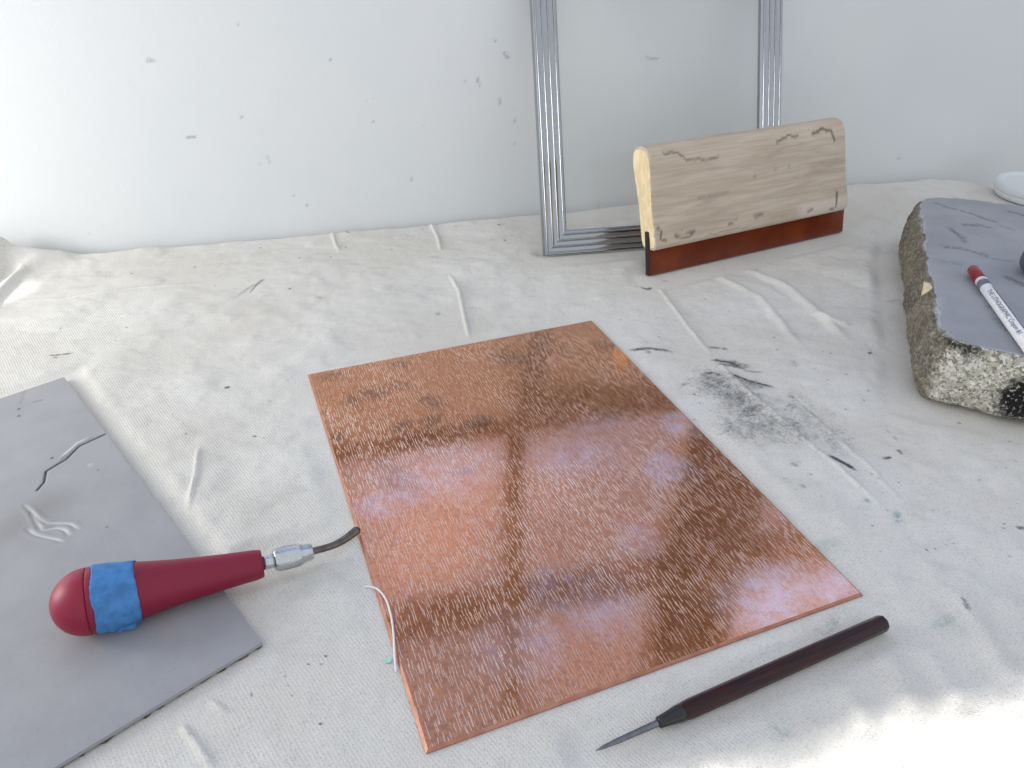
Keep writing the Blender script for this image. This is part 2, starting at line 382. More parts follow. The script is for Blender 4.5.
# ------------------------------------------------------------------ the room
wallM = mat_wall(); whiteM = simple('window_paint', srgb(126, 126, 136), 0.35, noise_amt=0.01)
glassM = mat_glass(0.005); paneM = mat_glass(0.03)
SILL, WTOP, TH = 0.298, 1.28, 0.11
WA0, WA1 = 0.04, 1.52                        # the pair of sash windows above the table
def build_wall():
    mb = MB()
    # the strip seen behind the table carries a fine grid for its scuffs
    a = np.arange(-0.12, 1.14, 0.0022); z = np.arange(-0.06, 0.262, 0.0022)
    A, Z = np.meshgrid(a, z); n0 = len(a)
    V = W0+A.ravel()[:, None]*WD+np.outer(Z.ravel(), [0, 0, 1])
    F = []
    for j in range(len(z)-1):
        for i in range(n0-1): F.append((j*n0+i, j*n0+i+1, (j+1)*n0+i+1, (j+1)*n0+i))
    mb.v = [tuple(x) for x in V]; mb.f = F
    ag, zg = float(a[-1]), float(z[-1]); a_, z_ = float(a[0]), float(z[0])
    L, Rr, B, Tp = -1.6, 3.0, -0.75, 1.75
    def q(a0, a1, z0, z1, b=0.0): mb.add([AB(a0, b, z0), AB(a1, b, z0), AB(a1, b, z1), AB(a0, b, z1)], [(0, 1, 2, 3)])
    q(L, a_, B, SILL); q(ag, Rr, B, SILL); q(a_, ag, B, z_); q(a_, ag, zg, SILL)
    q(L, WA0, SILL, WTOP); q(WA1, Rr, SILL, WTOP); q(L, Rr, WTOP, Tp)
    # outer face and the reveals
    q(L, Rr, B, SILL, -TH); q(L, WA0, SILL, WTOP, -TH); q(WA1, Rr, SILL, WTOP, -TH); q(L, Rr, WTOP, Tp, -TH)
    for a0, a1, z0, z1 in ((WA0, WA1, SILL, SILL), (WA0, WA1, WTOP, WTOP), (WA0, WA0, SILL, WTOP), (WA1, WA1, SILL, WTOP), (L, Rr, Tp, Tp), (L, L, B, Tp), (Rr, Rr, B, Tp)):
        mb.add([AB(a0, 0, z0), AB(a1, 0, z1), AB(a1, -TH, z1), AB(a0, -TH, z0)], [(0, 1, 2, 3)])
    o = obj('wall_back', mb.v, mb.f, wallM, None, False); setp(o, kind='structure')
    nv = len(mb.v); mk = np.zeros((nv, 3), np.float32)
    X = A.ravel(); Y = Z.ravel(); acc = np.zeros(X.shape)
    nw = WN
    def wp(px, py): P = on_plane(px, py, W0, nw); return ((P-W0)@WD, P[2])
    marks = [([(148, 60), (154, 61)], 2.6, .9), ([(187, 138), (196, 137)], 1.4, .9), ([(241, 117), (242, 117)], 1.6, 1), ([(267, 156), (270, 162)], 2.5, .45),
             ([(260, 164), (262, 165)], 1.6, .4), ([(330, 60), (331, 60)], 1.5, 1), ([(365, 100), (366, 100)], 1.3, .8), ([(373, 97), (374, 97)], 1.3, .8),
             ([(373, 122), (374, 122)], 1.4, .9), ([(423, 125), (424, 125)], 1.4, .9), ([(411, 178), (411, 180)], 1.3, .7), ([(306, 205), (307, 205)], 1.4, .9),
             ([(494, 39), (495, 41)], 1.6, 1), ([(504, 53), (508, 58)], 2.2, .9), ([(477, 78), (480, 86)], 1.6, .95), ([(465, 81), (466, 82)], 1.4, .8),
             ([(499, 98), (500, 104)], 2.2, .7), ([(514, 118), (515, 123)], 1.6, .6), ([(515, 143), (515, 145)], 1.4, .5), ([(646, 57), (652, 59), (658, 58)], 1.8, .75),
             ([(598, 205), (599, 206)], 1.6, .6), ([(898, 158), (900, 159)], 2.0, .7), ([(237, 23), (238, 26)], 1.5, .5), ([(89, 233), (90, 233)], 1.2, .8), ([(293, 195), (294, 196)], 1.3, .6)]
    for pts, w, s in marks:
        d, t = seg_dist(X, Y, [wp(*p) for p in pts]); r = w*0.00062
        acc = np.maximum(acc, s*np.clip(1.35-d/r, 0, 1))
    mk[:len(X), 0] = acc
    color_attr(o.data, 'marks', mk)
build_wall()
floorM = simple('floor_boards', srgb(150, 125, 100), 0.5, nscale=20, noise_amt=0.12)
setp(MB().abox(-1.6, 3.0, 0, 2.2, -0.80, -0.75).build('floor', floorM), kind='structure')

# the window: two double-hung sashes with a wide post between
win = bpy.data.objects.new('window_1', None); COL.objects.link(win); win.location = tuple(AB(0.78, -0.06, SILL)); setp(win, kind='structure')
fr = MB()
for a0, a1 in ((WA0, WA0+0.05), (0.760, 0.862), (WA1-0.05, WA1)): fr.abox(a0, a1, -TH, -0.012, SILL, WTOP)
fr.abox(WA0, WA1, -TH, -0.012, WTOP-0.04, WTOP)
bevel(fr.build('window_frame', whiteM, win), 0.003)
bevel(MB().abox(WA0-0.03, WA1+0.03, -TH, 0.012, SILL-0.018, SILL).build('window_sill', whiteM, win), 0.003)
for a0, a1 in ((WA0+0.05, 0.760), (0.862, WA1-0.05)):
    s = MB(); bb0, bb1 = -0.085, -0.05; st = 0.03
    s.abox(a0, a0+st, bb0, bb1, SILL, WTOP-0.04); s.abox(a1-st, a1, bb0, bb1, SILL, WTOP-0.04)
    s.abox(a0, a1, bb0, bb1, SILL, SILL+0.02); s.abox(a0, a1, bb0, bb1, 0.682, 0.735); s.abox(a0, a1, bb0, bb1, WTOP-0.08, WTOP-0.04)
    if a0 < 0.5: s.abox(0.450, 0.474, bb0, bb1, SILL, WTOP-0.04)
    so = s.build('window_sash', whiteM, win)
    MB().abox(a0+0.01, a1-0.01, -0.070, -0.067, SILL+0.01, WTOP-0.05).build('window_pane', glassM, so)

# ------------------------------------------------------------------ table and the canvas on it
TAB_A0, TAB_A1, TAB_B0, TAB_B1, TAB_R, CR = -0.42, 1.020, 0.014, 0.86, 0.056, 0.010
tabM = simple('grey_table_laminate', srgb(190, 188, 182), 0.5)
tbl = thing('work_table', AB(0.29, 0.43, -0.75), 'work table with a rounded back corner, covered by the cream canvas', 'table')
def rrect(a0, a1, b0, b1, r, n=8):
    out = []
    for ca, cb, s in ((a1-r, b1-r, 0), (a0+r, b1-r, 1), (a0+r, b0+r, 2), (a1-r, b0+r, 3)):
        for i in range(n+1):
            t = (s+i/n)*PI/2; out.append((ca+r*math.cos(t), cb+r*math.sin(t)))
    return out
sec = rrect(TAB_A0, TAB_A1, TAB_B0, TAB_B1, TAB_R+0.002)
v = [AB(a, b, -0.012) for a, b in sec]+[AB(a, b, -0.032) for a, b in sec]; nn = len(sec)
fix_normals(obj('table_top', v, [tuple(range(nn)), tuple(range(2*nn-1, nn-1, -1))]+[(i, (i+1) % nn, (i+1) % nn+nn, i+nn) for i in range(nn)], tabM, tbl, False))
for a in (TAB_A0+0.08, TAB_A1-0.08):
    for b in (TAB_B0+0.08, TAB_B1-0.08):
        fix_normals(obj('leg', *lathe(AB(a, b, -0.75), (0, 0, 1), [(0, .014), (.02, .016), (.7, .018), (.718, .018)], 16), tabM, tbl))

clothM = mat_cloth()
PL = [T(308, 373, .0016), T(590.5, 320.5, .0016), T(864, 593.5, .0016), T(425.5, 752.5, .0016)]
def pxy(pts, z=0.0): return [tuple(T(x, y, z)[:2]) for x, y in pts]
FLAT = [  # footprints that stay flat: (polyline, radius)
    (pxy([(420, 400), (560, 380), (640, 480), (700, 560), (520, 640), (400, 480)]), 0.05)]
def build_cloth():
    a = np.concatenate([np.arange(-0.55, -0.145, 0.012), np.arange(-0.14, 1.06, 0.0013), np.arange(1.066, 1.36, 0.012)])
    b = np.concatenate([np.arange(-0.30, -0.02, 0.012), np.arange(-0.012, 0.665, 0.0013), np.arange(0.672, 1.22, 0.012)])
    A, B = np.meshgrid(a, b); na = len(a); A = A.ravel(); B = B.ravel()
    # rounded-rectangle distance
    ca, cb = (TAB_A0+TAB_A1)/2, (TAB_B0+TAB_B1)/2; ha, hb = (TAB_A1-TAB_A0)/2-TAB_R, (TAB_B1-TAB_B0)/2-TAB_R
    qa = np.abs(A-ca)-ha; qb = np.abs(B-cb)-hb
    oa = np.maximum(qa, 0); ob = np.maximum(qb, 0); L = np.hypot(oa, ob)
    sd = L+np.minimum(np.maximum(qa, qb), 0)-TAB_R
    na_ = np.where(L > 1e-9, oa/np.maximum(L, 1e-9), 0)*np.sign(A-ca); nb_ = np.where(L > 1e-9, ob/np.maximum(L, 1e-9), 0)*np.sign(B-cb)
    s = np.maximum(sd, 0); ang = np.minimum(s/CR, PI/2)
    ba, bb = A-na_*s, B-nb_*s
    flare = 0.0
    drop = CR*(1-np.cos(ang))+np.maximum(0, s-CR*PI/2)
    Ao = ba+na_*(CR*np.sin(ang)); Bo = bb+nb_*(CR*np.sin(ang))
    P = W0[None, :]+Ao[:, None]*WD+Bo[:, None]*WN
    X = P[:, 0]; Y = P[:, 1]
    h = np.zeros(len(A))
    # calm zones under the things lying on the canvas
    calm = np.zeros(len(A))
    def quad_mask(pts, soft, grow=0.0):
        c = np.full(len(A), 1e9)
        n = len(pts)
        for i in range(n):
            x0, y0 = pts[i]; x1, y1 = pts[(i+1) % n]; l = math.hypot(x1-x0, y1-y0)
            c = np.minimum(c, ((X-x0)*(y1-y0)-(Y-y0)*(x1-x0))/l)    # clockwise: inside positive
        return np.clip(1+(c+grow)/soft, 0, 1)
    calm = np.maximum(calm, quad_mask([tuple(p[:2]) for p in PL], 0.018))
    calm = np.maximum(calm, quad_mask([tuple(p[:2]) for p in LINO_Q], 0.010, 0.007))
    calm = np.maximum(calm, quad_mask([(0.272, 0.425), (0.352, 0.65), (0.385, 0.72), (0.62, 0.67), (0.55, 0.31)], 0.012, 0.008))
    lc = AB(1.037, 0.088); calm = np.maximum(calm, np.clip(1-(np.hypot(X-lc[0], Y-lc[1])-0.058)/0.012, 0, 1))
    for pts, r in ((pxy([(655, 278), (842, 232)]), .02), (pxy([(545, 256), (640, 249), (820, 232)]), .02), (pxy([(595, 750), (887, 622)]), .006), ([(-0.20, .235), (-.083, .298)], .008)):
        d, t = seg_dist(X, Y, pts); calm = np.maximum(calm, np.clip(1-(d-r)/0.012, 0, 1))
    calm = calm*calm*(3-2*calm)
    # broad sag and crumple of the canvas (never below the table top)
    n1 = fbm(A*7+3, B*9, 1, 3); n2 = fbm(A*26+B*9, B*30-A*7, 5, 3)
    n3 = fbm(A*60, B*75, 15, 3)
    h += 0.0060*np.clip(n1-0.42, 0, 1)+0.0050*np.clip(n2-0.45, 0, 1)+0.0020*np.clip(n3-0.5, 0, 1)
    # diagonal drag folds at the right and the front right
    u = (A*0.55+B*0.83); w = (A*0.83-B*0.55)
    fold = vnoise(w*24, u*4, 31); reg = np.clip((A-0.40)/0.12, 0, 1)*np.clip((B-0.42)/0.14, 0, 1)
    h += 0.0052*reg*np.clip(fold-0.35, 0, 1)
    reg2 = np.clip((A-0.60)/0.08, 0, 1)*np.clip((0.36-B)/0.08, 0, 1)*np.clip((1.0-A)/0.1, 0, 1)
    h += 0.0060*reg2*np.clip(vnoise(w*30+4, u*9, 47)-0.3, 0, 1)
    h *= (1-calm)
    # pressed creases: (pixels of the photograph, width mm, height mm)
    cr = [([(430, 222), (438, 238), (441, 251)], 2.2, 2.4), ([(449, 274), (459, 292), (464, 315), (470, 342)], 1.8, 2.6), ([(200, 447), (196, 480), (187, 518), (184, 524)], 2.0, 2.0),
          ([(652, 280), (680, 318), (711, 356)], 1.6, 2.6), ([(711, 356), (745, 392), (790, 430), (850, 480), (893, 517)], 1.6, 1.6), ([(790, 398), (850, 450), (905, 505)], 1.8, 1.0),
          ([(235, 298), (250, 288), (266, 280)], 1.6, 1.4), ([(332, 232), (336, 246), (340, 252)], 2.2, 1.6), ([(186, 688), (206, 698), (228, 714)], 1.9, 2.2), ([(180, 724), (195, 742), (214, 770)], 2.0, 2.4),
          ([(870, 218), (895, 226), (912, 232)], 2.4, 2.4), ([(810, 315), (828, 324), (850, 328)], 4.0, 3.0), ([(950, 590), (985, 640), (1010, 690)], 9, 2.2), ([(915, 640), (945, 680), (962, 720)], 10, 1.4), ([(876, 640), (900, 690), (912, 730)], 10, 1.6),
          ([(925, 225), (900, 214), (875, 210)], 3, 1.6), ([(0, 302), (60, 300), (130, 290), (210, 284)], 2.5, 0.8), ([(838, 680), (858, 715), (868, 745)], 9, 1.5), ([(700, 270), (760, 300), (800, 350)], 6, 2.0), ([(735, 265), (790, 290), (850, 345)], 8, 2.6)]
    for pts, wd, ht in cr:
        d, t = seg_dist(X, Y, pxy(pts)); g = np.exp(-(d/(wd*0.00062))**2)*np.clip(np.minimum(t, 1-t)*6, 0, 1)
        h += 0.001*ht*g*(1-calm)
    # rucked bunch against the wall at the left
    d, t = seg_dist(A, B, [(-0.30, 0.020), (-0.12, 0.024), (-0.045, 0.022), (0.0, 0.018)])
    h += 0.020*np.exp(-(d/0.013)**2)*np.clip((0.02-A)/0.06, 0, 1)
    d, t = seg_dist(A, B, [(-0.30, 0.06), (-0.11, 0.052), (-0.05, 0.035)])
    h += 0.010*np.exp(-(d/0.012)**2)*np.clip((-0.03-A)/0.05, 0, 1)
    d, t = seg_dist(A, B, [(-0.42, 0.035), (-0.20, 0.032), (-0.12, 0.030)])
    h += 0.034*np.exp(-(d/0.022)**2)*np.clip((-0.09-A)/0.05, 0, 1)
    for pts, wd, ht in ((pxy([(-30, 300), (0, 274), (20, 258), (44, 249), (72, 249)]), 0.0042, 0.008), (pxy([(-30, 325), (0, 296), (26, 272), (60, 262)]), 0.0050, 0.006), (pxy([(-20, 262), (12, 250), (40, 246)]), 0.0040, 0.007)):
        d, t = seg_dist(X, Y, pts); h += ht*np.exp(-(d/wd)**2)*np.clip((1-t)*3, 0, 1)
    # slight wave of the back edge
    h += 0.0022*np.clip(0.06-B, 0, 0.06)/0.06*fbm(A*14, B*0+2, 71, 2)*(B > -0.02)
    # the frame's back edge presses a shallow groove into the canvas
    fa = T(545, 256)+np.array([-0.003, 0.009, 0]); d, t = seg_dist(X, Y, [tuple(fa[:2]), (fa[0]+0.2406, fa[1]+0.0511)])
    h -= 0.0045*np.exp(-(d/0.008)**2)
    P[:, 2] = h*np.cos(ang)-drop
    k = np.sin(ang); P[:, 0] += (na_*WD[0]+nb_*WN[0])*0.0; 
    # the part that hangs behind the table stays off the wall
    F = np.empty(((len(a)-1)*(len(b)-1), 4), np.int64)
    I, J = np.meshgrid(np.arange(na-1), np.arange(len(b)-1)); base = (J*na+I).ravel()
    F[:, 0] = base; F[:, 1] = base+na; F[:, 2] = base+na+1; F[:, 3] = base+1
    me = bpy.data.meshes.new('canvas_cloth')
    me.vertices.add(len(P)); me.vertices.foreach_set('co', P.astype(np.float32).ravel())
    me.loops.add(F.size); me.loops.foreach_set('vertex_index', F.ravel().astype(np.int32))
    me.polygons.add(len(F)); me.polygons.foreach_set('loop_start', np.arange(0, F.size, 4, dtype=np.int32)); me.polygons.foreach_set('loop_total', np.full(len(F), 4, np.int32))
    me.polygons.foreach_set('use_smooth', np.ones(len(F), bool)); me.update(calc_edges=True); me.validate()
    me.materials.append(clothM)
    o = bpy.data.objects.new('canvas_cloth', me); COL.objects.link(o)
    setp(o, 'creased cream canvas drop cloth with charcoal smudges covering the table', 'cloth')
    # stains: red = charcoal, green = teal ink, blue = ochre dirt and the ruck's painted brown shade
    st = np.zeros((len(A), 3))
    def stroke(ch, pts, wpx, s, feather=1.6):
        d, t = seg_dist(X, Y, pxy(pts)); sc = 0.00085*wpx
        st[:, ch] = np.maximum(st[:, ch], s*1.15*np.exp(-(d/(sc*1.15))**2)*np.clip(np.minimum(t, 1-t)*4+0.2, 0, 1))
    for pts, wd, s in [([(709, 361), (726, 363), (744, 369)], 2.6, .95), ([(714, 365), (732, 367), (750, 372)], 2.2, .8), ([(716, 361), (734, 364), (752, 371)], 5.5, .62), ([(742, 371), (766, 375)], 1.6, .5), ([(724, 374), (750, 383), (778, 391)], 2.4, .9), ([(724, 378), (748, 385), (770, 391)], 5.5, .62), ([(730, 382), (750, 390), (762, 393)], 6, .55), ([(697, 377), (712, 374), (725, 378)], 3.4, .75),
                       ([(626, 351), (650, 350), (676, 354)], 2.6, .8), ([(644, 353), (652, 354)], 4, .6), ([(706, 348), (720, 349), (730, 351)], 2.6, .7), ([(680, 386), (690, 383)], 3, .5), ([(740, 372), (765, 374)], 1.5, .6),
                       ([(826, 455), (840, 464), (856, 474)], 2.0, 1.2), ([(881, 460), (892, 458)], 1.6, .9), ([(896, 450), (902, 456)], 1.8, .9), ([(786, 398), (795, 400)], 3.5, .6),
                       ([(790, 464), (797, 469)], 3, .6), ([(798, 485), (805, 491)], 2.4, .5), ([(792, 361), (794, 370)], 3.5, .4), ([(812, 370), (818, 376)], 3, .4), ([(868, 355), (871, 353)], 1.6, 1.0), ([(772, 340), (774, 341)], 1.5, 1.0),
                       ([(1016, 530), (1024, 528)], 2, .9), ([(47, 357), (60, 356), (75, 355)], 1.2, .9), ([(54, 358), (58, 360)], 1.2, .8), ([(224, 389), (230, 387)], 1.8, 1.1), ([(640, 288), (648, 290), (652, 287)], 2, .9), ([(662, 281), (668, 281)], 1.6, .7),
                       ([(248, 296), (256, 287), (266, 280)], .9, .9), ([(958, 600), (968, 618)], 1.6, .8), ([(345, 232), (346, 233)], 2.4, .8), ([(885, 428), (900, 445)], 1, .5), ([(345, 233), (350, 235)], 1.5, .9), ([(840, 612), (820, 640)], 6, .35), ([(735, 395), (750, 400)], 8, .4), ([(716, 392), (726, 396)], 7, .4)]:
        stroke(0, pts, wd, s)
    d, t = seg_dist(X, Y, pxy([(715, 385), (735, 398), (748, 412)])); st[:, 0] = np.maximum(st[:, 0], 0.74*np.exp(-(d/0.021)**2))
    d, t = seg_dist(X, Y, pxy([(738, 430), (790, 432)])); st[:, 0] = np.maximum(st[:, 0], 0.62*np.exp(-(d/0.020)**2))
    d, t = seg_dist(X, Y, pxy([(795, 410), (830, 440)])); st[:, 0] = np.maximum(st[:, 0], 0.46*np.exp(-(d/0.024)**2))
    # scattered specks of ink
    def specks(n, x0, x1, y0, y1, r0, r1, ch=0):
        for _ in range(n):
            px, py = random.uniform(x0, x1), random.uniform(y0, y1); p = T(px, py)
            m_ = (np.abs(X-p[0]) < 0.006) & (np.abs(Y-p[1]) < 0.006)
            if m_.any():
                d = np.hypot(X[m_]-p[0], Y[m_]-p[1]); r = random.uniform(r0, r1)
                st[m_, ch] = np.maximum(st[m_, ch], np.clip(1.6-d/r, 0, 1)*random.uniform(.6, 1.1))
    specks(26, 120, 430, 226, 300, .0008, .0014); specks(20, 60, 300, 250, 440, .0007, .0011); specks(34, 840, 1020, 400, 560, .0005, .001); specks(22, 690, 880, 380, 500, .0006, .0011)
    specks(20, 620, 900, 270, 400, .0006, .0011); specks(18, 250, 330, 640, 760, .0004, .0008); specks(8, 390, 520, 225, 245, .0008, .0016)
    for pts, wd, s in [([(896, 512), (898, 524)], 2.6, 1.0), ([(940, 618), (950, 626)], 9, .55), ([(822, 540), (834, 552)], 8, .32), ([(780, 728), (781, 738)], 4, .6), ([(436, 315), (440, 315)], 2.4, 1.1), ([(866, 500), (868, 503)], 1.6, .9), ([(388, 661), (389, 662)], 1.5, .4)]:
        stroke(1, pts, wd, s)
    for pts, wd, s in [([(0, 258), (40, 250), (62, 248)], 5, .35), ([(880, 345), (905, 360)], 4, .15), ([(900, 300), (885, 302)], 2, .5)]: stroke(2, pts, wd, s)  # first stroke: brown shade under the left ruck, put into the colour
    color_attr(me, 'stains_shade', st.astype(np.float32))
# linoleum footprint (clockwise seen from above: far corner, right edge, near corner ...)
_l1, _l2 = T(64, 377, .0036), T(262, 642, .0036)
_ld = (_l2-_l1)/np.linalg.norm(_l2-_l1); _lp = np.array([_ld[1], -_ld[0], 0.0]); _lp = _lp if _lp[0] < 0 else -_lp
LINO_Q = [_l1, _l2, _l2+_lp*0.229, _l1+_lp*0.229]
build_cloth()

# ------------------------------------------------------------------ copper plate
PLATE_ROT = 0.0
_pt = math.radians(21.98); ex = np.array([math.cos(_pt), math.sin(_pt), 0])
ey = np.array([ex[1], -ex[0], 0]); pc = np.array([0.01541, 0.35626, 0.0016]); pw, ph = 0.2286, 0.3048
PLATE_ROT = -math.atan2(ex[1], ex[0])
def plate_px(px, py): d = T(px, py, .0016)-pc; return d@ex, d@ey
def build_plate():
    root = thing('copper_plate', (pc[0], pc[1], 0), 'etched copper printing plate with fine pale dashes lying on the canvas', 'printing plate')
    bw, zt, zb = 0.0013, 0.0017, 0.0008
    x = np.linspace(-pw/2+bw, pw/2-bw, 150); y = np.linspace(-ph/2+bw, ph/2-bw, 200)
    X, Y = np.meshgrid(x, y); n = len(x)
    V = np.array([pc*[1, 1, 0]+a*ex+b*ey+np.array([0, 0, zt]) for a, b in zip(X.ravel(), Y.ravel())])
    F = [(j*n+i, (j+1)*n+i, (j+1)*n+i+1, j*n+i+1) for j in range(len(y)-1) for i in range(n-1)]
    o = obj('plate_face', V, F, mat_copper(True), root, True)
    at = np.zeros((len(V), 3)); XX, YY = X.ravel(), Y.ravel()
    wx = (fbm(XX*40, YY*40, 3, 3)-0.5)*0.010; wy = (fbm(XX*40+9, YY*40, 8, 3)-0.5)*0.010
    def blob(ch, px, py, r, s, ang=0, asp=1.0):
        cx_, cy_ = plate_px(px, py); dx, dy = XX-cx_+wx, YY-cy_+wy; c, q = math.cos(ang), math.sin(ang)
        d = np.hypot((dx*c+dy*q)/asp, -dx*q+dy*c)/r
        at[:, ch] = np.maximum(at[:, ch], s*np.clip(1.5-d, 0, 1)**1.0)
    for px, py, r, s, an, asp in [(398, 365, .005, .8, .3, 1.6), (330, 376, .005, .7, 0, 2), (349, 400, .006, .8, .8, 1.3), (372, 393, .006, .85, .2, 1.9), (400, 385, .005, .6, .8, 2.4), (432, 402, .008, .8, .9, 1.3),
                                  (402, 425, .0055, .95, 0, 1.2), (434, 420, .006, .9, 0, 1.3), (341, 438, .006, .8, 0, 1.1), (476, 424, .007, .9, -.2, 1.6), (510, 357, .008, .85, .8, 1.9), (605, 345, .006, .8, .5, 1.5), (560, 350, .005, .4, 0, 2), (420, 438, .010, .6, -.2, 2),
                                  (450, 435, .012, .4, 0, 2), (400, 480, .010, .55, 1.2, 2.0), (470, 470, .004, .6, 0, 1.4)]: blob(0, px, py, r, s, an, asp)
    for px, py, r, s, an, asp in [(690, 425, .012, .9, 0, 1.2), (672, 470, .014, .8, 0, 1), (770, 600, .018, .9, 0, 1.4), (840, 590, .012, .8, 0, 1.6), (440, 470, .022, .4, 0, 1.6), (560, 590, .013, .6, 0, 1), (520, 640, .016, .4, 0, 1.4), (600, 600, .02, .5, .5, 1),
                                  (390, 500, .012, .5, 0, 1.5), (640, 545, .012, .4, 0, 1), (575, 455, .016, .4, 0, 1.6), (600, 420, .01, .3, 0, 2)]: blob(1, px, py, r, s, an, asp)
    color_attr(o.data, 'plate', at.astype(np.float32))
    # bevelled rim and edge
    def ring(dx, z): return [pc*[1, 1, 0]+sx*(pw/2-dx)*ex+sy*(ph/2-dx)*ey+np.array([0, 0, z]) for sx, sy in ((-1, -1), (1, -1), (1, 1), (-1, 1))]
    v = ring(bw, zt)+ring(0.0002, 0.0010)+ring(0, zb)+ring(0, 0.0002)
    f = [(r*4+i, r*4+(i+1) % 4, (r+1)*4+(i+1) % 4, (r+1)*4+i) for r in range(3) for i in range(4)]+[(15, 14, 13, 12)]
    o2 = obj('bevelled_edge', v, f, mat_copper(False), root, False, label='pinkish bevelled copper rim'); bm = bmesh.new(); bm.from_mesh(o2.data); bmesh.ops.recalc_face_normals(bm, faces=bm.faces); bm.to_mesh(o2.data); bm.free()
build_plate()

# ------------------------------------------------------------------ picture frame leaning on the wall
def build_frame():
    A = T(545, 256, 0.0015); phi, th = math.radians(12.0), math.radians(20.8)
    d = np.array([math.cos(phi), math.sin(phi), 0]); n = np.array([-d[1], d[0], 0])
    u = n*math.sin(th)+np.array([0, 0, 1])*math.cos(th); f = np.cross(d, u); f = f if f[1] < 0 else -f   # f faces the viewer
    Wd, Ht, rw, dp = 0.2435, 0.2850, 0.0226, 0.009
    root = thing('picture_frame', A, 'silver fluted metal frame with clear glass leaning against the wall', 'frame')
    alu = mat_alu()
    prof = [(0.0, -dp), (0.0, -0.0012), (0.0010, 0.0)]                 # (inward, out) across the rail
    def ridge(c, r, hgt):
        return [(c+r*math.cos(t), hgt*math.sin(t)) for t in np.linspace(PI, 0, 7)]
    for c in (0.0026, 0.0082, 0.0138, 0.0194):
        prof += ridge(c, 0.0008, 0.0012)
        if c < 0.019:
            for q in (0.25, 0.5, 0.75): prof.append((c+0.0008+q*0.0040, -0.0005*math.sin(q*PI)))
    prof += [(0.0214, 0.0), (rw, -0.0012), (rw, -0.006), (0.018, -0.006), (0.018, -dp)]
    corners = [(0, 0), (Wd, 0), (Wd, Ht), (0, Ht)]
    ins = [(1, 1), (-1, 1), (-1, -1), (1, -1)]
    base = A+dp*0.0*f
    for k in range(4):
        c0, c1, i0, i1 = corners[k], corners[(k+1) % 4], ins[k], ins[(k+1) % 4]
        v = []
        for (cx_, cy_), (ix, iy) in ((c0, i0), (c1, i1)):
            for w, o_ in prof: v.append(base+(cx_+ix*w)*d+(cy_+iy*w)*u+o_*f)
        m_ = len(prof)
        fs = [(i, (i+1) % m_, (i+1) % m_+m_, i+m_) for i in range(m_)]+[tuple(range(m_)), tuple(range(2*m_-1, m_-1, -1))]
        auto_smooth(fix_normals(obj('frame_rail', v, fs, alu, root)), 40)
    MB().box(A+0.0185*d+0.0185*u-0.0085*f, (Wd-0.037)*d, (Ht-0.037)*u, 0.002*f).build('glass_pane', paneM, root, label='clear slightly milky glass')
build_frame()

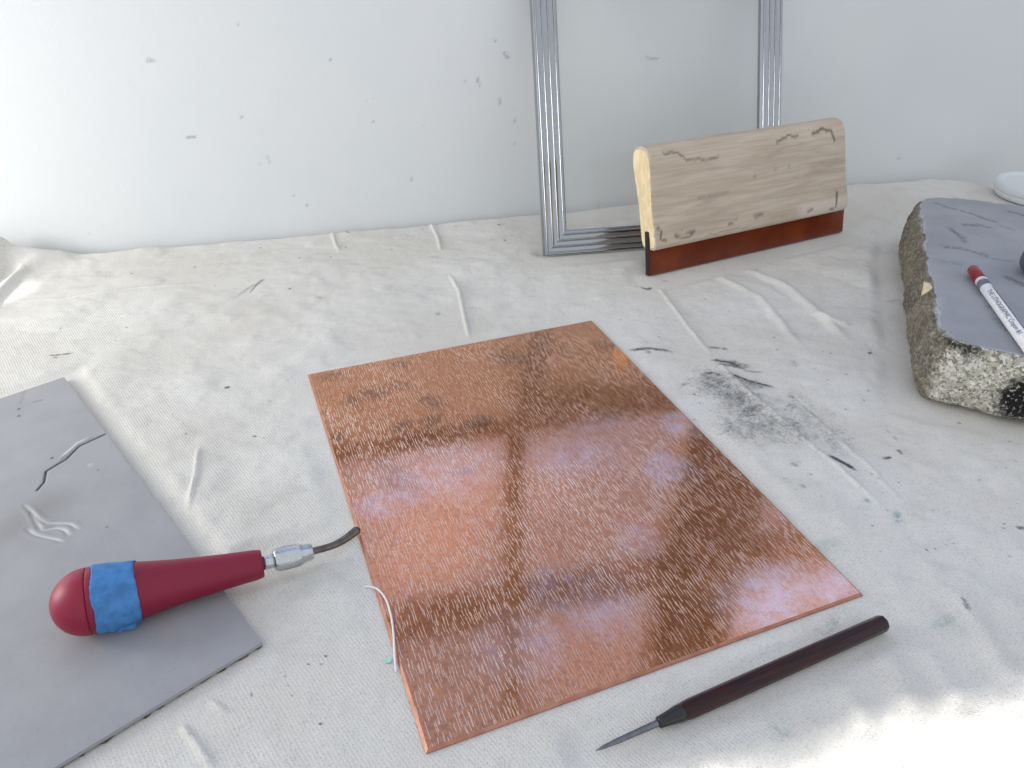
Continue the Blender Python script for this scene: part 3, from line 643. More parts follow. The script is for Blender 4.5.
# ------------------------------------------------------------------ squeegee
SQ_A, SQ_B = T(649, 277.5), T(842, 233)
SQ_ROT = math.atan2((SQ_B-SQ_A)[1], (SQ_B-SQ_A)[0])
def build_squeegee():
    d = np.array([math.cos(SQ_ROT), math.sin(SQ_ROT), 0]); n = np.array([-d[1], d[0], 0]); th = math.radians(12.5)
    u = n*math.sin(th)+np.array([0, 0, 1])*math.cos(th); w = np.cross(d, u); w = w if w@n > 0 else -w    # w points to the wall
    A = SQ_A+np.array([0, 0, 0.0016]); L = 0.2430
    root = thing('squeegee', A+d*L/2, 'wooden handled squeegee with amber rubber blade standing before the frame', 'squeegee')
    # blade
    bt = 0.0050
    sec = [(-bt/2, 0), (bt/2, 0), (bt/2, 0.040), (-bt/2, 0.040)]
    o = obj('rubber_blade', *prism(sec, A+d*0.0005+0.0025*w, w, u, d, L-0.001), mat_rubber(), root, False, label='amber brown rubber blade'); bevel(o, 0.0004, 1)
    # dark cap on the blade's cut end
    o = obj('blade_end', *prism([(-bt/2+.0001, 0.0002), (bt/2-.0001, 0.0002), (bt/2-.0001, 0.0395), (-bt/2+.0001, 0.0395)], A+d*-0.0003+0.0025*w, w, u, d, 0.0009), simple('dark_rubber', srgb(28, 20, 18), 0.5), root, False, label='dark cut end of the blade')
    # handle: a pear-shaped section, swept with slightly rounded ends
    half = [(0.0030, 0.0235), (0.0058, 0.0232), (0.0085, 0.0245), (0.0100, 0.0275), (0.0106, 0.032), (0.0104, 0.040), (0.0100, 0.050), (0.0102, 0.060), (0.0112, 0.070), (0.0126, 0.080), (0.0138, 0.089), (0.0144, 0.096), (0.0142, 0.102), (0.0130, 0.107), (0.0104, 0.1108), (0.0062, 0.1130), (0.0, 0.1137)]
    P = spline([(x, y) for x, y in half], 48); P = [(float(p[0]), float(p[1])) for p in P]
    P = [(x*(1-0.14*min(1, max(0, (y-0.05)/0.04))), y) for x, y in P]; P[-1] = (0.0, P[-1][1])
    secn = [(-x, y) for x, y in P]+[(x, y) for x, y in P[-2::-1]]
    # slot for the blade
    secn = secn+[(0.0026, 0.0236), (0.0026, 0.030), (-0.0026, 0.030), (-0.0026, 0.0236)]
    m_ = len(secn); S = 230; v = []; info = []
    cen = np.array([0, 0.068])
    for j in range(S+1):
        t = j/S; e = min(t, 1-t)*L; r = 0.0016
        k = 1-0.055*(1-math.sqrt(max(0, 1-(1-min(e, r)/r)**2))) if e < r else 1.0
        for x, y in secn:
            q = cen+(np.array([x, y])-cen)*k if y > 0.031 or abs(x) > 0.003 else np.array([x, y])
            wob = 1+0.012*math.sin(t*9+y*70)
            lo, hi = 0.0015-0.085*max(0, y-0.03), 0.2380-0.20*max(0, y-0.031)
            v.append(A+d*(lo+t*(hi-lo))+(q[0]*wob+0.0025)*w+q[1]*u); info.append((t, x, y))
    fs = [(j*m_+i, j*m_+(i+1) % m_, (j+1)*m_+(i+1) % m_, (j+1)*m_+i) for j in range(S) for i in range(m_)]
    nv = len(v)
    # the end grain gets vertices of its own, so that its colour stops at the corner
    for end in (0, S):
        b0 = len(v)
        for i in range(m_): v.append(np.array(v[end*m_+i])); info.append((-1 if end == 0 else 2, secn[i][0], secn[i][1]))
        fs.append(tuple(range(b0, b0+m_)) if end else tuple(range(b0+m_-1, b0-1, -1)))
    o = auto_smooth(fix_normals(obj('wooden_handle', v, fs, mat_wood(), root, True)), 40)
    inf = np.array(info); at = np.zeros((len(v), 3))
    t, x, y = inf[:, 0], inf[:, 1], inf[:, 2]; front = x < 0
    at[:, 1] = np.where((t < 0) | (t > 1.5), 1.0, 0.0)
    tl = t*L
    nz = fbm(tl*90, y*60, 4, 3)
    # painted-out worn strip at the bottom right, dark cracks and knots
    at[:, 2] = np.where(front & (y < 0.039) & (y > 0.0250), np.clip((t-0.70)/0.05, 0, 1)*0.85, 0)
    def crack(pts, wd, s):
        dd, q = seg_dist(tl+(nz-0.5)*0.004, y+(fbm(tl*160, y*10, 9, 2)-0.5)*0.004, pts); at[:, 0] = np.where(front & (t >= 0) & (t <= 1), np.maximum(at[:, 0], s*np.clip(1.6-dd/wd, 0, 1)), at[:, 0])
    crack([(0.018, 0.107), (0.032, 0.1055), (0.040, 0.099), (0.060, 0.0955), (0.078, 0.097)], 0.0009, .75)
    crack([(0.150, 0.101), (0.163, 0.105), (0.178, 0.103)], 0.0009, .9); crack([(0.198, 0.104), (0.212, 0.107), (0.224, 0.104), (0.227, 0.094)], 0.0012, 1.0)
    crack([(0.004, 0.044), (0.008, 0.040), (0.006, 0.034), (0.012, 0.031)], 0.0009, .9); crack([(0.022, 0.034), (0.030, 0.036), (0.046, 0.035), (0.038, 0.0305), (0.024, 0.031), (0.022, 0.034)], 0.0008, .8)
    crack([(0.086, 0.034), (0.096, 0.0355)], 0.0010, .8); crack([(0.118, 0.036), (0.128, 0.037)], 0.0014, .7); crack([(0.186, 0.031), (0.192, 0.031)], 0.0014, .7); crack([(0.225, 0.03), (0.228, 0.044)], 0.0012, 1.0); crack([(0.218, 0.028), (0.222, 0.028)], 0.0012, .8)
    crack([(0.060, 0.028), (0.110, 0.0285)], 0.0005, .5); crack([(0.120, 0.074), (0.170, 0.077)], 0.0006, .45); crack([(0.02, 0.062), (0.09, 0.064)], 0.0006, .35)
    color_attr(o.data, 'wood', at.astype(np.float32))
    # brown stain line round the slot on the end grain
    pts = [A+d*0.0012+(x_+0.0025)*w+y_*u for x_, y_ in ((-0.0098, 0.036), (-0.0085, 0.0425), (-0.0055, 0.0415), (-0.003, 0.0455), (0.002, 0.0425), (0.0055, 0.0435), (0.008, 0.039), (0.0098, 0.0365))]
    obj('stain_line', *tube(spline(pts, 40), 0.00035, 6), simple('brown_stain', srgb(120, 78, 40), 0.8), root, label='brown crack on the pale end grain')
build_squeegee()

# ------------------------------------------------------------------ lithography stone with crayon and block
STZ = 0.050
def build_stone():
    top = [tuple(T(x, y, STZ)[:2]) for x, y in ((941, 331), (932, 290), (925, 250), (919.5, 214), (918, 203), (924, 197.5), (950, 197.5), (1024, 206))]
    top += [(0.600, 0.655), (0.595, 0.54), (0.560, 0.350), (0.520, 0.335), (0.455, 0.357), (0.390, 0.385)]+[tuple(T(x, y, STZ)[:2]) for x, y in ((1024, 357), (985, 347), (960, 343), (948, 338))]
    # resample the outline evenly
    Q = []; n = 460
    cl = top+[top[0]]; Ls = [0]
    for i in range(len(cl)-1): Ls.append(Ls[-1]+math.dist(cl[i], cl[i+1]))
    for k in range(n):
        s = k/n*Ls[-1]; i = max(j for j in range(len(Ls)) if Ls[j] <= s+1e-12); i = min(i, len(cl)-2); t = (s-Ls[i])/(Ls[i+1]-Ls[i])
        Q.append(np.array(cl[i])*(1-t)+np.array(cl[i+1])*t)
    Q = np.array(Q)
    for _ in range(14): Q = 0.5*Q+0.25*(np.roll(Q, 1, 0)+np.roll(Q, -1, 0))
    tg = np.roll(Q, -1, 0)-np.roll(Q, 1, 0); tg /= np.linalg.norm(tg, axis=1)[:, None]
    nr = np.stack([-tg[:, 1], tg[:, 0]], 1); cen = Q.mean(0)
    if ((Q-cen)*nr).sum() < 0: nr = -nr
    s_ = np.arange(n)*Ls[-1]/n
    root = thing('litho_stone', (cen[0], cen[1], 0), 'thick grey stone slab with a smooth top and rough chipped sides', 'stone')
    Zs = np.concatenate([[0.0002, 0.0012, 0.003], np.linspace(0.005, 0.046, 26), [0.0475, 0.0488, 0.0496, STZ]])
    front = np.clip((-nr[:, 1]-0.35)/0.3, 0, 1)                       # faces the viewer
    V = []; at = []
    edge = (fbm(s_*180, s_*0, 12, 3)-0.5)*0.0030+np.where(fbm(s_*60, s_*0+4, 21, 2) > 0.62, -0.0016, 0)
    for z in Zs:
        q = z/STZ
        rough = (fbm(s_*70, z*70+s_*0, 2, 4)-0.5)*0.0075+(fbm(s_*260, z*260+s_*0, 6, 3)-0.5)*0.0030
        prof = 0.0052*math.sin(min(1, q*1.0)*PI)**0.8+0.001
        und = -0.008*max(0, 1-z/0.007)**2*(front*0.9+0.2)
        topin = np.where(z > 0.046, edge*(z-0.046)/0.004, 0)
        fade = min(1, (STZ-z)/0.006+0.08)
        off = prof*fade+rough*fade+und+topin
        P = Q+nr*off[:, None]
        for k in range(n): V.append((P[k, 0], P[k, 1], z))
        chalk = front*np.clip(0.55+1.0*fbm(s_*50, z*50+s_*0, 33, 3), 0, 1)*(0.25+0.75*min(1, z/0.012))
        d, _ = seg_dist(s_, s_*0+z, [(0, 0), (0, 0)])
        at.append(np.stack([chalk, np.zeros(n), np.zeros(n)], 1))
    at = np.concatenate(at); V = np.array(V)
    bp = T(1020, 392, .022)                               # black blot low on the front
    dd = np.linalg.norm((V-bp)/np.array([0.014, 0.014, 0.016]), axis=1); at[:, 1] = np.clip((1.4-dd)*2.5, 0, 1)
    zc = V[:, 2]; sk = np.tile(s_, len(Zs))
    at[:, 2] = np.where(zc > 0.0485, np.clip((fbm(sk*70, zc*0, 77, 3)-0.42)*4, 0, 1)*0.9, 0)
    drk = [(np.array(T(955, 343, .047)), 0.010), (np.array(T(968, 349, .047)), 0.012)]
    for p, r in drk:
        dd = np.linalg.norm((V-p)/np.array([1, 1, 0.35]), axis=1); at[:, 1] = np.maximum(at[:, 1], np.clip(1.4-dd/r*1.4, 0, 0.75))
    F = [(j*n+k, j*n+(k+1) % n, (j+1)*n+(k+1) % n, (j+1)*n+k) for j in range(len(Zs)-1) for k in range(n)]+[tuple(range(n-1, -1, -1))]
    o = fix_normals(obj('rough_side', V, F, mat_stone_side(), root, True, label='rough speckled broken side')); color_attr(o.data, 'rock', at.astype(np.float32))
    # ground top face: rings shrinking towards the middle
    last = V[-n:, :2]; V2 = []; RN = 60
    c2 = last.mean(0)
    for r in range(RN):
        k = 1-r/RN; V2 += [(c2[0]+(p[0]-c2[0])*k, c2[1]+(p[1]-c2[1])*k, STZ+0.0001+0.0004*min(1, r/3)) for p in last]
    V2.append((c2[0], c2[1], STZ+0.0005)); V2 = np.array(V2)
    F2 = [(r*n+k, r*n+(k+1) % n, (r+1)*n+(k+1) % n, (r+1)*n+k) for r in range(RN-1) for k in range(n)]+[((RN-1)*n+k, (RN-1)*n+(k+1) % n, RN*n) for k in range(n)]
    o = fix_normals(obj('ground_face', V2, F2, mat_stone_top(), root, True, label='smooth blue grey polished top')); a2 = np.zeros((len(V2), 3))
    X, Y = V2[:, 0], V2[:, 1]; wob = (fbm(X*120, Y*120, 5, 3)-0.5)*0.006
    def ink(pts, wd, s):
        P = [tuple(T(x, y, STZ)[:2]) for x, y in pts]; dd, t = seg_dist(X+wob*.4, Y+wob, P); a2[:, 0] = np.maximum(a2[:, 0], s*np.clip(1.7-dd/(wd*0.0011), 0, 1))
    ink([(935, 204), (960, 211), (994, 222)], 1.6, .9); ink([(965, 226), (980, 226), (992, 229)], 2.0, .8); ink([(950, 229), (960, 236)], 2.2, .9); ink([(945, 247), (965, 250), (985, 256)], 2.2, .8)
    ink([(960, 236), (964, 242)], 2, .6); ink([(1008, 212), (1024, 216)], 2, .8); ink([(1000, 226), (1012, 230)], 1.6, .5); ink([(1008, 278), (1024, 286)], 2.6, .8); ink([(985, 258), (1010, 262)], 2, .4); ink([(990, 307), (993, 306)], 1.6, .9); ink([(993, 318), (1008, 332)], 1.8, .45)
    ink([(940, 262), (955, 264)], 4, .25)
    rr = np.concatenate([np.repeat(np.arange(RN), n), [RN]])
    a2[:, 2] = np.where(rr < 1, np.concatenate([np.tile(np.clip((fbm(s_*70, s_*0, 77, 3)-0.40)*3, 0, 1), RN), [0]]), 0)
    color_attr(o.data, 'rock', a2.astype(np.float32))
    # pale flake sticking out of the left side
    p = on_plane(928, 300, tuple(T(932, 290, STZ)), np.array([-0.93, 0.367, 0]))
    lp = [p+np.array([-0.004, 0.0, -0.008]), p+np.array([-0.0065, -0.003, -0.004]), p+np.array([-0.005, 0.003, 0.002]), p+np.array([-0.003, 0.009, 0.011]), p+np.array([-0.001, 0.006, 0.009]), p+np.array([-0.001, -0.003, -0.003])]
    c = sum(lp)/6; v = lp+[q+np.array([0.004, -0.0015, 0]) for q in lp]
    o = fix_normals(obj('stone_chip', v, [(0, 1, 2, 3, 4, 5), (11, 10, 9, 8, 7, 6)]+[(i, (i+1) % 6, (i+1) % 6+6, i+6) for i in range(6)], simple('pale_chip', srgb(225, 208, 178), 0.8, nscale=400), root, False, label='pale split flake')); bevel(o, 0.0008, 2)
build_stone()

def text_mesh(s, size):
    cu = bpy.data.curves.new('txt', 'FONT'); cu.body = s; cu.size = size; cu.extrude = 0.0; cu.resolution_u = 3
    t = bpy.data.objects.new('txt', cu); COL.objects.link(t)
    dg = bpy.context.evaluated_depsgraph_get(); me = bpy.data.meshes.new_from_object(t.evaluated_get(dg))
    bm = bmesh.new(); bm.from_mesh(me); bmesh.ops.triangulate(bm, faces=bm.faces); bmesh.ops.subdivide_edges(bm, edges=[e for e in bm.edges if e.calc_length() > size*0.3], cuts=1)
    v = np.array([x.co[:] for x in bm.verts]); f = [tuple(q.index for q in x.verts) for x in bm.faces]; bm.free()
    bpy.data.objects.remove(t); bpy.data.curves.remove(cu); bpy.data.meshes.remove(me); return v, f
def build_crayon():
    r = 0.0041; z = STZ+0.0005+r+0.0008
    P0, P1 = T(973, 268, z+0.001), T(1030, 346, z+0.001); P0[2] = P1[2] = z
    d = (P1-P0)/np.linalg.norm(P1-P0); L = 0.175
    root = thing('crayon_pencil', P0, 'white printed paper crayon pencil with a red end lying on the stone', 'pencil')
    red = simple('red_lacquer', srgb(136, 14, 26), 0.35, coat=0.3); white = simple('white_paper', srgb(236, 236, 240), 0.55, noise_amt=0.03); black = simple('black_print', srgb(30, 30, 36), 0.6)
    dg_ = simple('grey_print', srgb(112, 112, 128), 0.6, noise_amt=0.3, nscale=900)
    _, s, u = frame_of(d)
    if s[0] > 0 and False: s = -s
    obj('red_end', *lathe(P0, d, [(0, .0027), (.0006, .0037), (.0014, .0041), (.0212, .0041), (.0214, .0039)], 28), red, root, label='red lacquered end')
    obj('paper_wrap', *lathe(P0, d, [(.0213, .0039), (.0215, .00425), (.060, .00422), (L, .0042), (L+.0002, .003)], 28), white, root, label='white paper wrapper with black print')
    obj('wrap_band', *lathe(P0, d, [(.0255, .0042), (.0256, .00432), (.0335, .00432), (.0336, .0042)], 28, None), dg_, root, label='grey ornamental band')
    # black rule and lettering wrapped on the barrel; angle 90 deg faces up
    up = np.array([0, 0, 1.0]); side = np.cross(up, d); side /= np.linalg.norm(side)             # to the right of the writing direction
    if side[0] < 0: side = -side                                                                   # far side = tops of the letters
    def wrap(vt, vh, rr): a = vh/r; return P0+d*vt+rr*(math.sin(a)*side+math.cos(a)*up)
    def strip(t0, t1, h0, h1):
        n = 6; v = []; f = []
        for i in range(n+1):
            for j in range(3): v.append(wrap(t0+(t1-t0)*i/n, h0+(h1-h0)*j/2, r+0.00030))
        for i in range(n):
            for j in range(2): f.append((i*3+j, i*3+j+1, (i+1)*3+j+1, (i+1)*3+j))
        return v, f
    obj('printed_rule', *strip(.037, .160, 0.0010, 0.0017), black, root, False, label='black printed line')
    v, f = text_mesh('THE LITHOGRAPHIC Crayon #1', 0.0036)
    k = 0.064/(v[:, 0].max()-v[:, 0].min())
    vv = [wrap(.043+x*k, -0.0040+y*1.15, r+0.00032) for x, y, _ in v]
    obj('printed_lettering', vv, f, black, root, False, label='black lettering along the wrapper')
    mb = MB()
    t = .040
    while t < .15:
        w_ = random.uniform(.0008, .002); mb.add(*strip(t, t+w_, random.uniform(.0024, .0030), random.uniform(.0036, .0046))); t += w_+random.uniform(.0005, .0011)
    mb.build('printed_ornament', dg_, root, label='grey ornament beside the printed line')
build_crayon()
def build_block():
    # dark rounded lump at the right border
    c = T(1041, 264, STZ+0.010); v, f = [], []
    n, m_ = 28, 16; a, b, h = 0.0125, 0.017, 0.011; zc = STZ+0.0006+h
    for i in range(m_+1):
        t = -PI/2+PI*i/m_
        for k in range(n):
            p = 2*PI*k/n; e = 0.75
            cx_ = math.copysign(abs(math.cos(t))**e, 1); sz = math.copysign(abs(math.sin(t))**e, math.sin(t))
            v.append((c[0]+a*cx_*math.cos(p)*(1+.04*math.sin(3*p)), c[1]+b*cx_*math.sin(p), zc+h*sz))
    for i in range(m_):
        for k in range(n): f.append((i*n+k, i*n+(k+1) % n, (i+1)*n+(k+1) % n, (i+1)*n+k))
    o = fix_normals(obj('rubbing_block', v, f, simple('slate_grey', srgb(84, 90, 102), 0.55, nscale=200), None, True, origin=(c[0], c[1], STZ+0.0006)))
    setp(o, 'dark grey rounded block on the stone, cut by the right edge of the photo', 'block')
build_block()

# ------------------------------------------------------------------ linoleum
def build_lino():
    root = thing('linoleum_sheet', (sum(LINO_Q)/4)*[1, 1, 0], 'grey linoleum sheet with a crack and three carved lines, under the red tool', 'linoleum')
    zt, zb = 0.0036, 0.0015; W_, H_ = 0.229, np.linalg.norm(_l2-_l1)
    nx, ny = 340, 460
    x = np.linspace(0, 1, nx); y = np.linspace(0, 1, ny); X, Y = np.meshgrid(x, y); X = X.ravel(); Y = Y.ravel()
    P = _l1[None, :]+(Y*H_)[:, None]*_ld+(X*W_)[:, None]*_lp; P[:, 2] = zt
    at = np.zeros((len(P), 3)); px, py = P[:, 0], P[:, 1]
    def q(pts): return [tuple(T(a, b, zt)[:2]) for a, b in pts]
    # the crack: a dark cut with a lifted pale lip
    ck = q([(105, 434), (92, 440), (79, 446), (66, 459), (46, 471), (44, 482), (37, 490)])
    d, t = seg_dist(px, py, ck); wd = 0.0009
    at[:, 0] = np.maximum(at[:, 0], np.clip(1.6-d/(wd*.62), 0, 1)); P[:, 2] -= 0.0009*np.exp(-(d/0.0006)**2)
    lip = q([(90, 438), (78, 443), (68, 452), (60, 459)]); d, t = seg_dist(px, py, lip)
    at[:, 1] = np.maximum(at[:, 1], np.clip(1.5-d/0.0009, 0, 1)*.8*np.clip(np.minimum(t, 1-t)*5, 0, 1)); P[:, 2] += 0.0006*np.exp(-(d/0.0008)**2)
    # gouged test lines
    for pts in ([(24, 505), (33, 513), (44, 522), (58, 523), (70, 524), (78, 529)], [(30, 512), (38, 525), (42, 530), (55, 528), (64, 530), (69, 535)], [(26, 529), (34, 534), (45, 537), (55, 539), (62, 541)]):
        d, t = seg_dist(px, py, [tuple(p[:2]) for p in spline(q(pts), 30)]); e = np.clip(np.minimum(t+.05, 1-t+.05)*6, 0, 1)
        at[:, 1] = np.maximum(at[:, 1], .9*np.clip(1.5-d/0.0006, 0, 1)*e); P[:, 2] -= 0.0007*np.exp(-(d/0.0007)**2)*e
        P[:, 2] += 0.0003*np.exp(-((d-0.0022)/0.001)**2)*e
    # small dark specks, and a soft brown-grey shade painted into the colour
    for a, b, r in ((19, 409, .0009), (19, 416, .0009), (52, 458, .0009), (98, 470, .0005), (107, 527, .0005)):
        c = T(a, b, zt); d = np.hypot(px-c[0], py-c[1]); at[:, 0] = np.maximum(at[:, 0], np.clip(1.5-d/r, 0, 1))
    for pts, s in (([(34, 402), (42, 400)], .35), ([(20, 404), (24, 392), (34, 383)], .15)):
        d, t = seg_dist(px, py, q(pts)); at[:, 0] = np.maximum(at[:, 0], s*np.clip(1.5-d/.0009, 0, 1))
    c = T(90, 465, zt); d = np.hypot(px-c[0], py-c[1]); at[:, 1] = np.maximum(at[:, 1], .35*np.clip(1.6-d/.0015, 0, 1))
    d, t = seg_dist(px, py, q([(-30, 545), (10, 530), (50, 505)])); at[:, 2] = np.maximum(at[:, 2], .8*np.exp(-(d/.014)**2))
    F = [(j*nx+i, j*nx+i+1, (j+1)*nx+i+1, (j+1)*nx+i) for j in range(ny-1) for i in range(nx-1)]
    V = [tuple(p) for p in P]
    # skirt down to the backing
    border = [i for i in range(nx)]+[j*nx+nx-1 for j in range(1, ny)]+[(ny-1)*nx+i for i in range(nx-2, -1, -1)]+[j*nx for j in range(ny-2, 0, -1)]
    b0 = len(V); V += [(P[i, 0], P[i, 1], zb) for i in border]; nb = len(border)
    at = np.concatenate([at, np.zeros((nb, 3))])
    F += [(border[i], border[(i+1) % nb], b0+(i+1) % nb, b0+i) for i in range(nb)]+[tuple(b0+i for i in range(nb))]
    o = auto_smooth(fix_normals(obj('lino_surface', V, F, mat_lino(), root, True)), 60); color_attr(o.data, 'lino', at.astype(np.float32))
    # ragged jute backing showing at the cut edge
    mb = MB(); jute = simple('jute_backing', srgb(98, 84, 66), 0.95, noise_amt=0.35, nscale=700, bump=0.5)
    c4 = [p*[1, 1, 0] for p in LINO_Q]; cc = sum(c4)/4; v = []
    mb2v = []
    per = []
    for i in range(4):
        p, q_ = c4[i], c4[(i+1) % 4]; n_ = 110
        for k in range(n_):
            w_ = p+(q_-p)*k/n_; out = (cc-w_); out /= np.linalg.norm(out); per.append(w_+out*random.uniform(-0.0004, 0.0022))
    n_ = len(per); v = [p+np.array([0, 0, 0.0003]) for p in per]+[p+np.array([0, 0, zb]) for p in per]
    fix_normals(obj('jute_backing', v, [tuple(range(n_)), tuple(range(2*n_-1, n_-1, -1))]+[(i, (i+1) % n_, (i+1) % n_+n_, i+n_) for i in range(n_)], jute, root, False, label='ragged brown woven backing'))
build_lino()

# ------------------------------------------------------------------ lino gouge with the red handle
def build_gouge():
    zt = 0.0036; R = 0.0155
    B = T(88, 601, zt+R); E = T(262.5, 563.5, 0.0120)
    B[2] = zt+R; E[2] = 0.0120
    ax = E-B; Lh = np.linalg.norm(ax); ax /= Lh
    root = thing('lino_gouge', (B[0], B[1], zt), 'red handled carving gouge with blue tape lying across the linoleum edge', 'carving tool')
    redM = simple('red_plastic', srgb(132, 8, 46), 0.48, noise_amt=0.02, nscale=60)
    seam = -0.0006
    prof = [(-R*math.cos(t), R*math.sin(t)) for t in np.linspace(0.08, PI/2-0.02, 18)]
    obj('handle_knob', *lathe(B, ax, prof+[(0.0000, R), (0.0008, R*.985)], 48), simple('red_cap_plastic', srgb(146, 16, 54), 0.45, noise_amt=0.02, nscale=60), root, label='rounded red end cap')
    prof2 = [(0.0009, R*.975), (0.0014, R), (0.004, R*.995), (0.010, R*.965), (0.018, R*.90), (0.027, R*.81), (0.037, R*.715), (0.047, R*.64), (0.057, R*.575), (0.066, R*.525), (0.074, R*.485), (Lh-0.0008, R*.452), (Lh, R*.43), (Lh+0.0001, R*.30)]
    sp = spline([np.array(p) for p in prof2[2:12]], 40); prof2 = prof2[:2]+[(float(p[0]), float(p[1])) for p in sp]+prof2[12:]
    obj('handle_grip', *lathe(B, ax, prof2, 48), redM, root, label='tapered crimson grip')
    # blue tape: a wrinkled sleeve, torn at both rims
    def rad(t): 
        for i in range(len(prof2)-1):
            if prof2[i][0] <= t <= prof2[i+1][0]: k = (t-prof2[i][0])/max(1e-9, prof2[i+1][0]-prof2[i][0]); return prof2[i][1]*(1-k)+prof2[i+1][1]*k
        return R
    d, s, u = frame_of(ax); n, m_ = 72, 22; v = []
    for i in range(m_+1):
        for k in range(n):
            a = 2*PI*k/n; t0 = 0.0034+0.0005*math.sin(5*a)+0.0004*random.random()*(i == 0); t1 = 0.0215+0.0006*math.sin(2*a+1)+0.0004*random.random()*(i == m_)
            t = t0+(t1-t0)*i/m_
            wr = float(fbm(np.array([t*260+3]), np.array([a*2.2]), 5, 3)[0]); ridge = math.exp(-(((t-0.013-0.004*math.sin(a*3))/0.0011)**2))*math.exp(-((a-5.4)/0.5)**2)
            rr = rad(max(t, 0.0014))+0.00035+0.00055*wr+0.0011*ridge
            v.append(B+ax*t+rr*(math.cos(a)*s+math.sin(a)*u))
    f = [(i*n+k, i*n+(k+1) % n, (i+1)*n+(k+1) % n, (i+1)*n+k) for i in range(m_) for k in range(n)]
    v2 = []
    for i in range(m_+1):
        for k in range(n):
            p = np.array(v[i*n+k]); c = B+ax*((p-B)@ax); v2.append(c+(p-c)*0.985)
    N0 = len(v); f += [(N0+i*n+(k+1) % n, N0+i*n+k, N0+(i+1)*n+k, N0+(i+1)*n+(k+1) % n) for i in range(m_) for k in range(n)]
    f += [((k+1) % n, k, N0+k, N0+(k+1) % n) for k in range(n)]+[(m_*n+k, m_*n+(k+1) % n, N0+m_*n+(k+1) % n, N0+m_*n+k) for k in range(n)]
    tape = simple('blue_tape', srgb(66, 126, 186), 0.7, noise_amt=0.10, nscale=180, bump=0.35)
    tp = fix_normals(obj('tape_wrap', v+v2, f, tape, root, label='wrinkled blue masking tape'))
    # loose tail of tape under the near side
    q0 = B+ax*0.0135+np.array([0.0, -0.0112, -0.0108]); mbv = [q0+ax*x_+np.array([0.0, -y_, z_]) for x_, y_, z_ in ((0, 0, 0), (0.009, -.001, .001), (0.0085, .0022, -.0012), (0.004, .0012, -.0006), (0.001, .0018, -.0012))]
    mbv = mbv+[p+np.array([0, 0, 0.0004]) for p in mbv]
    fix_normals(obj('tape_tail', mbv, [(4, 3, 2, 1, 0), (5, 6, 7, 8, 9)]+[(i, (i+1) % 5, (i+1) % 5+5, i+5) for i in range(5)], tape, tp, False))
    chrome = simple('nickel_plate', srgb(200, 204, 206), 0.2, 1.0, noise_amt=0.02)
    C0 = E; P1 = T(311.5, 551.5, 0.0098); P1[2] = 0.0098; cx_ = P1-C0; Lc = np.linalg.norm(cx_); cx_ /= Lc
    obj('ferrule', *lathe(C0-cx_*0.003, cx_, [(0, .0034), (.012, .0034), (.0121, .0028)], 28), chrome, root, label='polished metal neck')
    def kn(t, a): return 1.0+(0.018 if 0.0070 < t < 0.0178 else 0.0)*math.sin(24*a+t*2600)*1.0+(0.018 if 0.0070 < t < 0.0178 else 0)*math.sin(24*a-t*2600)
    kp = [(0.0050, .0036), (0.0055, .0050), (0.0062, .0055)]+[(0.0066+0.0006*i, .0056+0.0003*math.sin(i/19*PI)) for i in range(20)]+[(0.0184, .0053), (0.0200, .0046), (0.0236, .0041), (0.0240, .0037), (0.0241, .0018)]
    kp = [(t*Lc/0.0235, r) for t, r in kp]
    obj('knurled_collet', *lathe(C0, cx_, kp, 96, kn), chrome, root, label='knurled metal chuck')
    tip = T(357, 530, 0.0042); tip[2] = 0.0042
    pts = spline([P1-cx_*0.004, P1+cx_*0.002, T(333, 545.5, 0.0068), T(346, 538.5, 0.0048), tip], 40)
    steel = simple('dark_steel', srgb(112, 104, 96), 0.28, 1.0, noise_amt=0.10, nscale=200)
    obj('gouge_shaft', *tube(pts, lambda t: 0.0021 if t < .5 else 0.0021+0.0005*(t-.5)/.5, 14, 0.8), steel, root, label='bent steel shaft')
    obj('gouge_tip', *tube(spline([pts[-4], pts[-1]+np.array([.0004, .0010, .0002])], 8), lambda t: 0.0025*(1-.25*t), 12, 0.55), simple('blackened_steel', srgb(40, 36, 34), 0.4, 0.8), root, label='blackened cutting tip')
build_gouge()

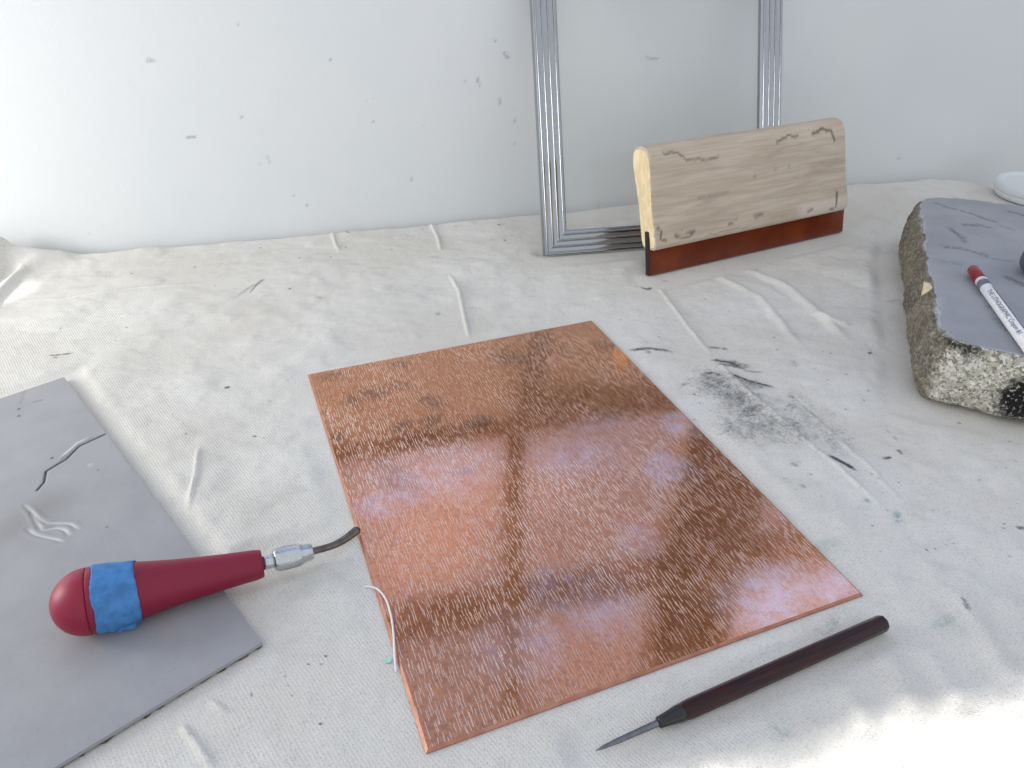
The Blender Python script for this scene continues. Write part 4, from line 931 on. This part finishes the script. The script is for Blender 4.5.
# ------------------------------------------------------------------ etching needle in front
def build_needle():
    rb = 0.0041
    Tp = T(596, 750.5, 0.0036); Tp[2] = 0.0036; Bt = T(884, 622, rb+0.001); Bt[2] = rb+0.0006
    ax = Bt-Tp; L = np.linalg.norm(ax); ax /= L
    root = thing('etching_needle', (Tp[0], Tp[1], 0), 'dark reddish wooden etching needle with a steel point, lying before the copper plate', 'etching tool')
    wood, nt, bs, out = new_mat('dark_rosewood'); k = N(nt); tc = nt.nodes.new('ShaderNodeTexCoord'); mp = nt.nodes.new('ShaderNodeMapping')
    mp.inputs['Rotation'].default_value = (0, 0, -math.atan2(ax[1], ax[0])); nt.links.new(tc.outputs['Object'], mp.inputs[0])
    mp2 = nt.nodes.new('ShaderNodeMapping'); mp2.inputs['Scale'].default_value = (60, 900, 900); nt.links.new(mp.outputs[0], mp2.inputs[0])
    k.put(bs.inputs['Base Color'], k.mix(k.ramp(k.noise(mp2.outputs[0], 1, 4), 0.35, 0.7), srgb(22, 4, 6), srgb(60, 11, 11)))
    bs.inputs['Roughness'].default_value = 0.32; bs.inputs['Coat Weight'].default_value = 0.1; bs.inputs['Specular IOR Level'].default_value = 0.35
    def at(px, py): q = T(px, py, 0.003)-Tp; return q@ax
    tf = at(657, 723); tb = at(682, 713)
    steel = simple('grey_steel', srgb(120, 124, 128), 0.3, 1.0, noise_amt=0.08)
    obj('steel_point', *lathe(Tp, ax, [(0, .0003), (.004, .0008), (.010, .00115), (tf+.002, .00150), (tf+.003, .0012)], 20), steel, root, label='grey tapered steel point')
    blk = simple('black_lacquer', srgb(16, 13, 14), 0.3, coat=0.3)
    obj('handle_collar', *lathe(Tp, ax, [(tf, .0019), (tf+.0003, .0024), (tf+.004, .0028), (tb-.002, .0037), (tb, .00385)], 28), blk, root, label='black tapered collar')
    def octm(t, a): 
        q = (a+PI/8) % (PI/4)-PI/8; return 0.30*1.0+0.70*math.cos(PI/8)/math.cos(q)
    o = obj('wooden_grip', *lathe(Tp, ax, [(tb-.0003, .0037), (tb+.004, .0041), (tb+.03, .0042), (L*.7, .0042), (L-.0015, .0041), (L-.0004, .0038), (L, .0031)], 64, octm), wood, root, label='dark red brown wooden handle')
    auto_smooth(o, 50)
build_needle()

# ------------------------------------------------------------------ small bits
thr = spline([T(364, 586.5, .0007), T(372, 587, .0010), T(379, 590.5, .0026), T(386, 600, .0027), T(391, 616, .0026), T(393.5, 635, .0026), T(394.5, 655, .0022), T(396, 672, .0010)], 60)
o = obj('white_fibre', *tube(thr, 0.00052, 8), simple('white_nylon', srgb(238, 240, 242), 0.4, noise_amt=0.01), None, True, origin=thr[0]*[1, 1, 0]); setp(o, 'curled white fibre lying over the left edge of the copper plate', 'thread')
c = T(388, 661, 0.0005); v = [c+np.array(p)*0.001 for p in ((-1.6, -.6, 0), (-.3, -1.3, 0), (1.5, -.7, .1), (1.8, .6, 0), (.3, 1.4, .1), (-1.2, .9, 0))]; v = v+[p+np.array([0, 0, .0006]) for p in v]
o = fix_normals(obj('teal_flake', v, [(5, 4, 3, 2, 1, 0), (6, 7, 8, 9, 10, 11)]+[(i, (i+1) % 6, (i+1) % 6+6, i+6) for i in range(6)], simple('pale_teal', srgb(180, 226, 214), 0.5), None, False, origin=c*[1, 1, 0])); setp(o, 'tiny pale teal flake on the canvas beside the white fibre', 'flake')

# white round lid on the far corner of the table
def build_lid():
    c = AB(1.040, 0.086, 0.0004); r = 0.0440
    root = thing('plastic_tub', c, 'low white round plastic tub with a rimmed lid on the back corner of the table', 'tub')
    wp_ = simple('white_plastic', srgb(226, 230, 234), 0.35, noise_amt=0.01)
    fix_normals(obj('tub_body', *lathe(c, (0, 0, 1), [(0, .0365), (.0008, .040), (.003, .0417), (.010, .043)], 64), wp_, root))
    fix_normals(obj('lid', *lathe(c, (0, 0, 1), [(.0085, r-.0022), (.0085, r-.0006), (.0095, r), (.0145, r), (.0165, r-.0008), (.0172, r-.0024), (.0172, r-.0062), (.0164, r-.0076), (.0148, r-.0084), (.0145, r-.0100), (.0146, .018), (.0147, .001)], 72), wp_, root))
build_lid()

# ------------------------------------------------------------------ light
wd = bpy.data.worlds.new('sky'); SC.world = wd; wd.use_nodes = True; nt = wd.node_tree; nt.nodes.clear(); k = N(nt)
out = nt.nodes.new('ShaderNodeOutputWorld'); bg = nt.nodes.new('ShaderNodeBackground'); nt.links.new(bg.outputs[0], out.inputs[0])
tc = nt.nodes.new('ShaderNodeTexCoord'); sp = nt.nodes.new('ShaderNodeSeparateXYZ'); nt.links.new(tc.outputs['Generated'], sp.inputs[0])
outside = k.ramp(sp.outputs[1], 0.05, 0.35)            # bright overcast sky beyond the window, dimmer light from the room side
cl = k.noise(tc.outputs['Generated'], 4.5, 4, 0.55)
sky = k.mix(k.ramp(cl, 0.40, 0.66), (0.43, 0.56, 0.92), (0.85, 0.92, 1.25))
k.put(bg.inputs['Color'], k.mix(outside, (0.60, 0.63, 0.67), sky)); bg.inputs['Strength'].default_value = 1.0
def light(name, kind, loc, to, energy, col=(1, 1, 1), **kw):
    l = bpy.data.lights.new(name, kind); l.energy = energy; l.color = col
    for q, v_ in kw.items(): setattr(l, q, v_)
    o = bpy.data.objects.new(name, l); COL.objects.link(o); o.location = tuple(loc)
    o.rotation_euler = (Vector(to)-Vector(loc)).to_track_quat('-Z', 'Y').to_euler(); return o
# daylight from a window at the left of the room
light('left_window_light', 'AREA', AB(-0.52, 0.26, 0.25), AB(0.0, 0.0, 0.12), 3.2, (1.0, 0.975, 0.93), shape='RECTANGLE', size=0.30, size_y=0.34)
# added spot lamp standing in for a sliver of sun at the left
tp = T(-33, 301); ls = AB(-1.05, 0.42, 0.62)
so = light('left_sliver_spot', 'SPOT', ls, tp, 55.0, (1.0, 0.96, 0.9), spot_size=math.radians(2.6), spot_blend=0.05, use_square=True, shadow_soft_size=0.004)
# the sun, coming in over the sill
az = 0.10
sd = (WN*0.60+WD*az+np.array([0, 0, -0.292]))
light('sun', 'SUN', AB(0.2, -1, 1.2), AB(0.2, -1, 1.2)+sd, 13.0, (1.0, 0.95, 0.86), angle=math.radians(1.2))

SC.view_settings.view_transform = 'Standard'; SC.view_settings.look = 'None'; SC.view_settings.exposure = 0.37; SC.view_settings.gamma = 1.0
SC.view_settings.use_curve_mapping = False
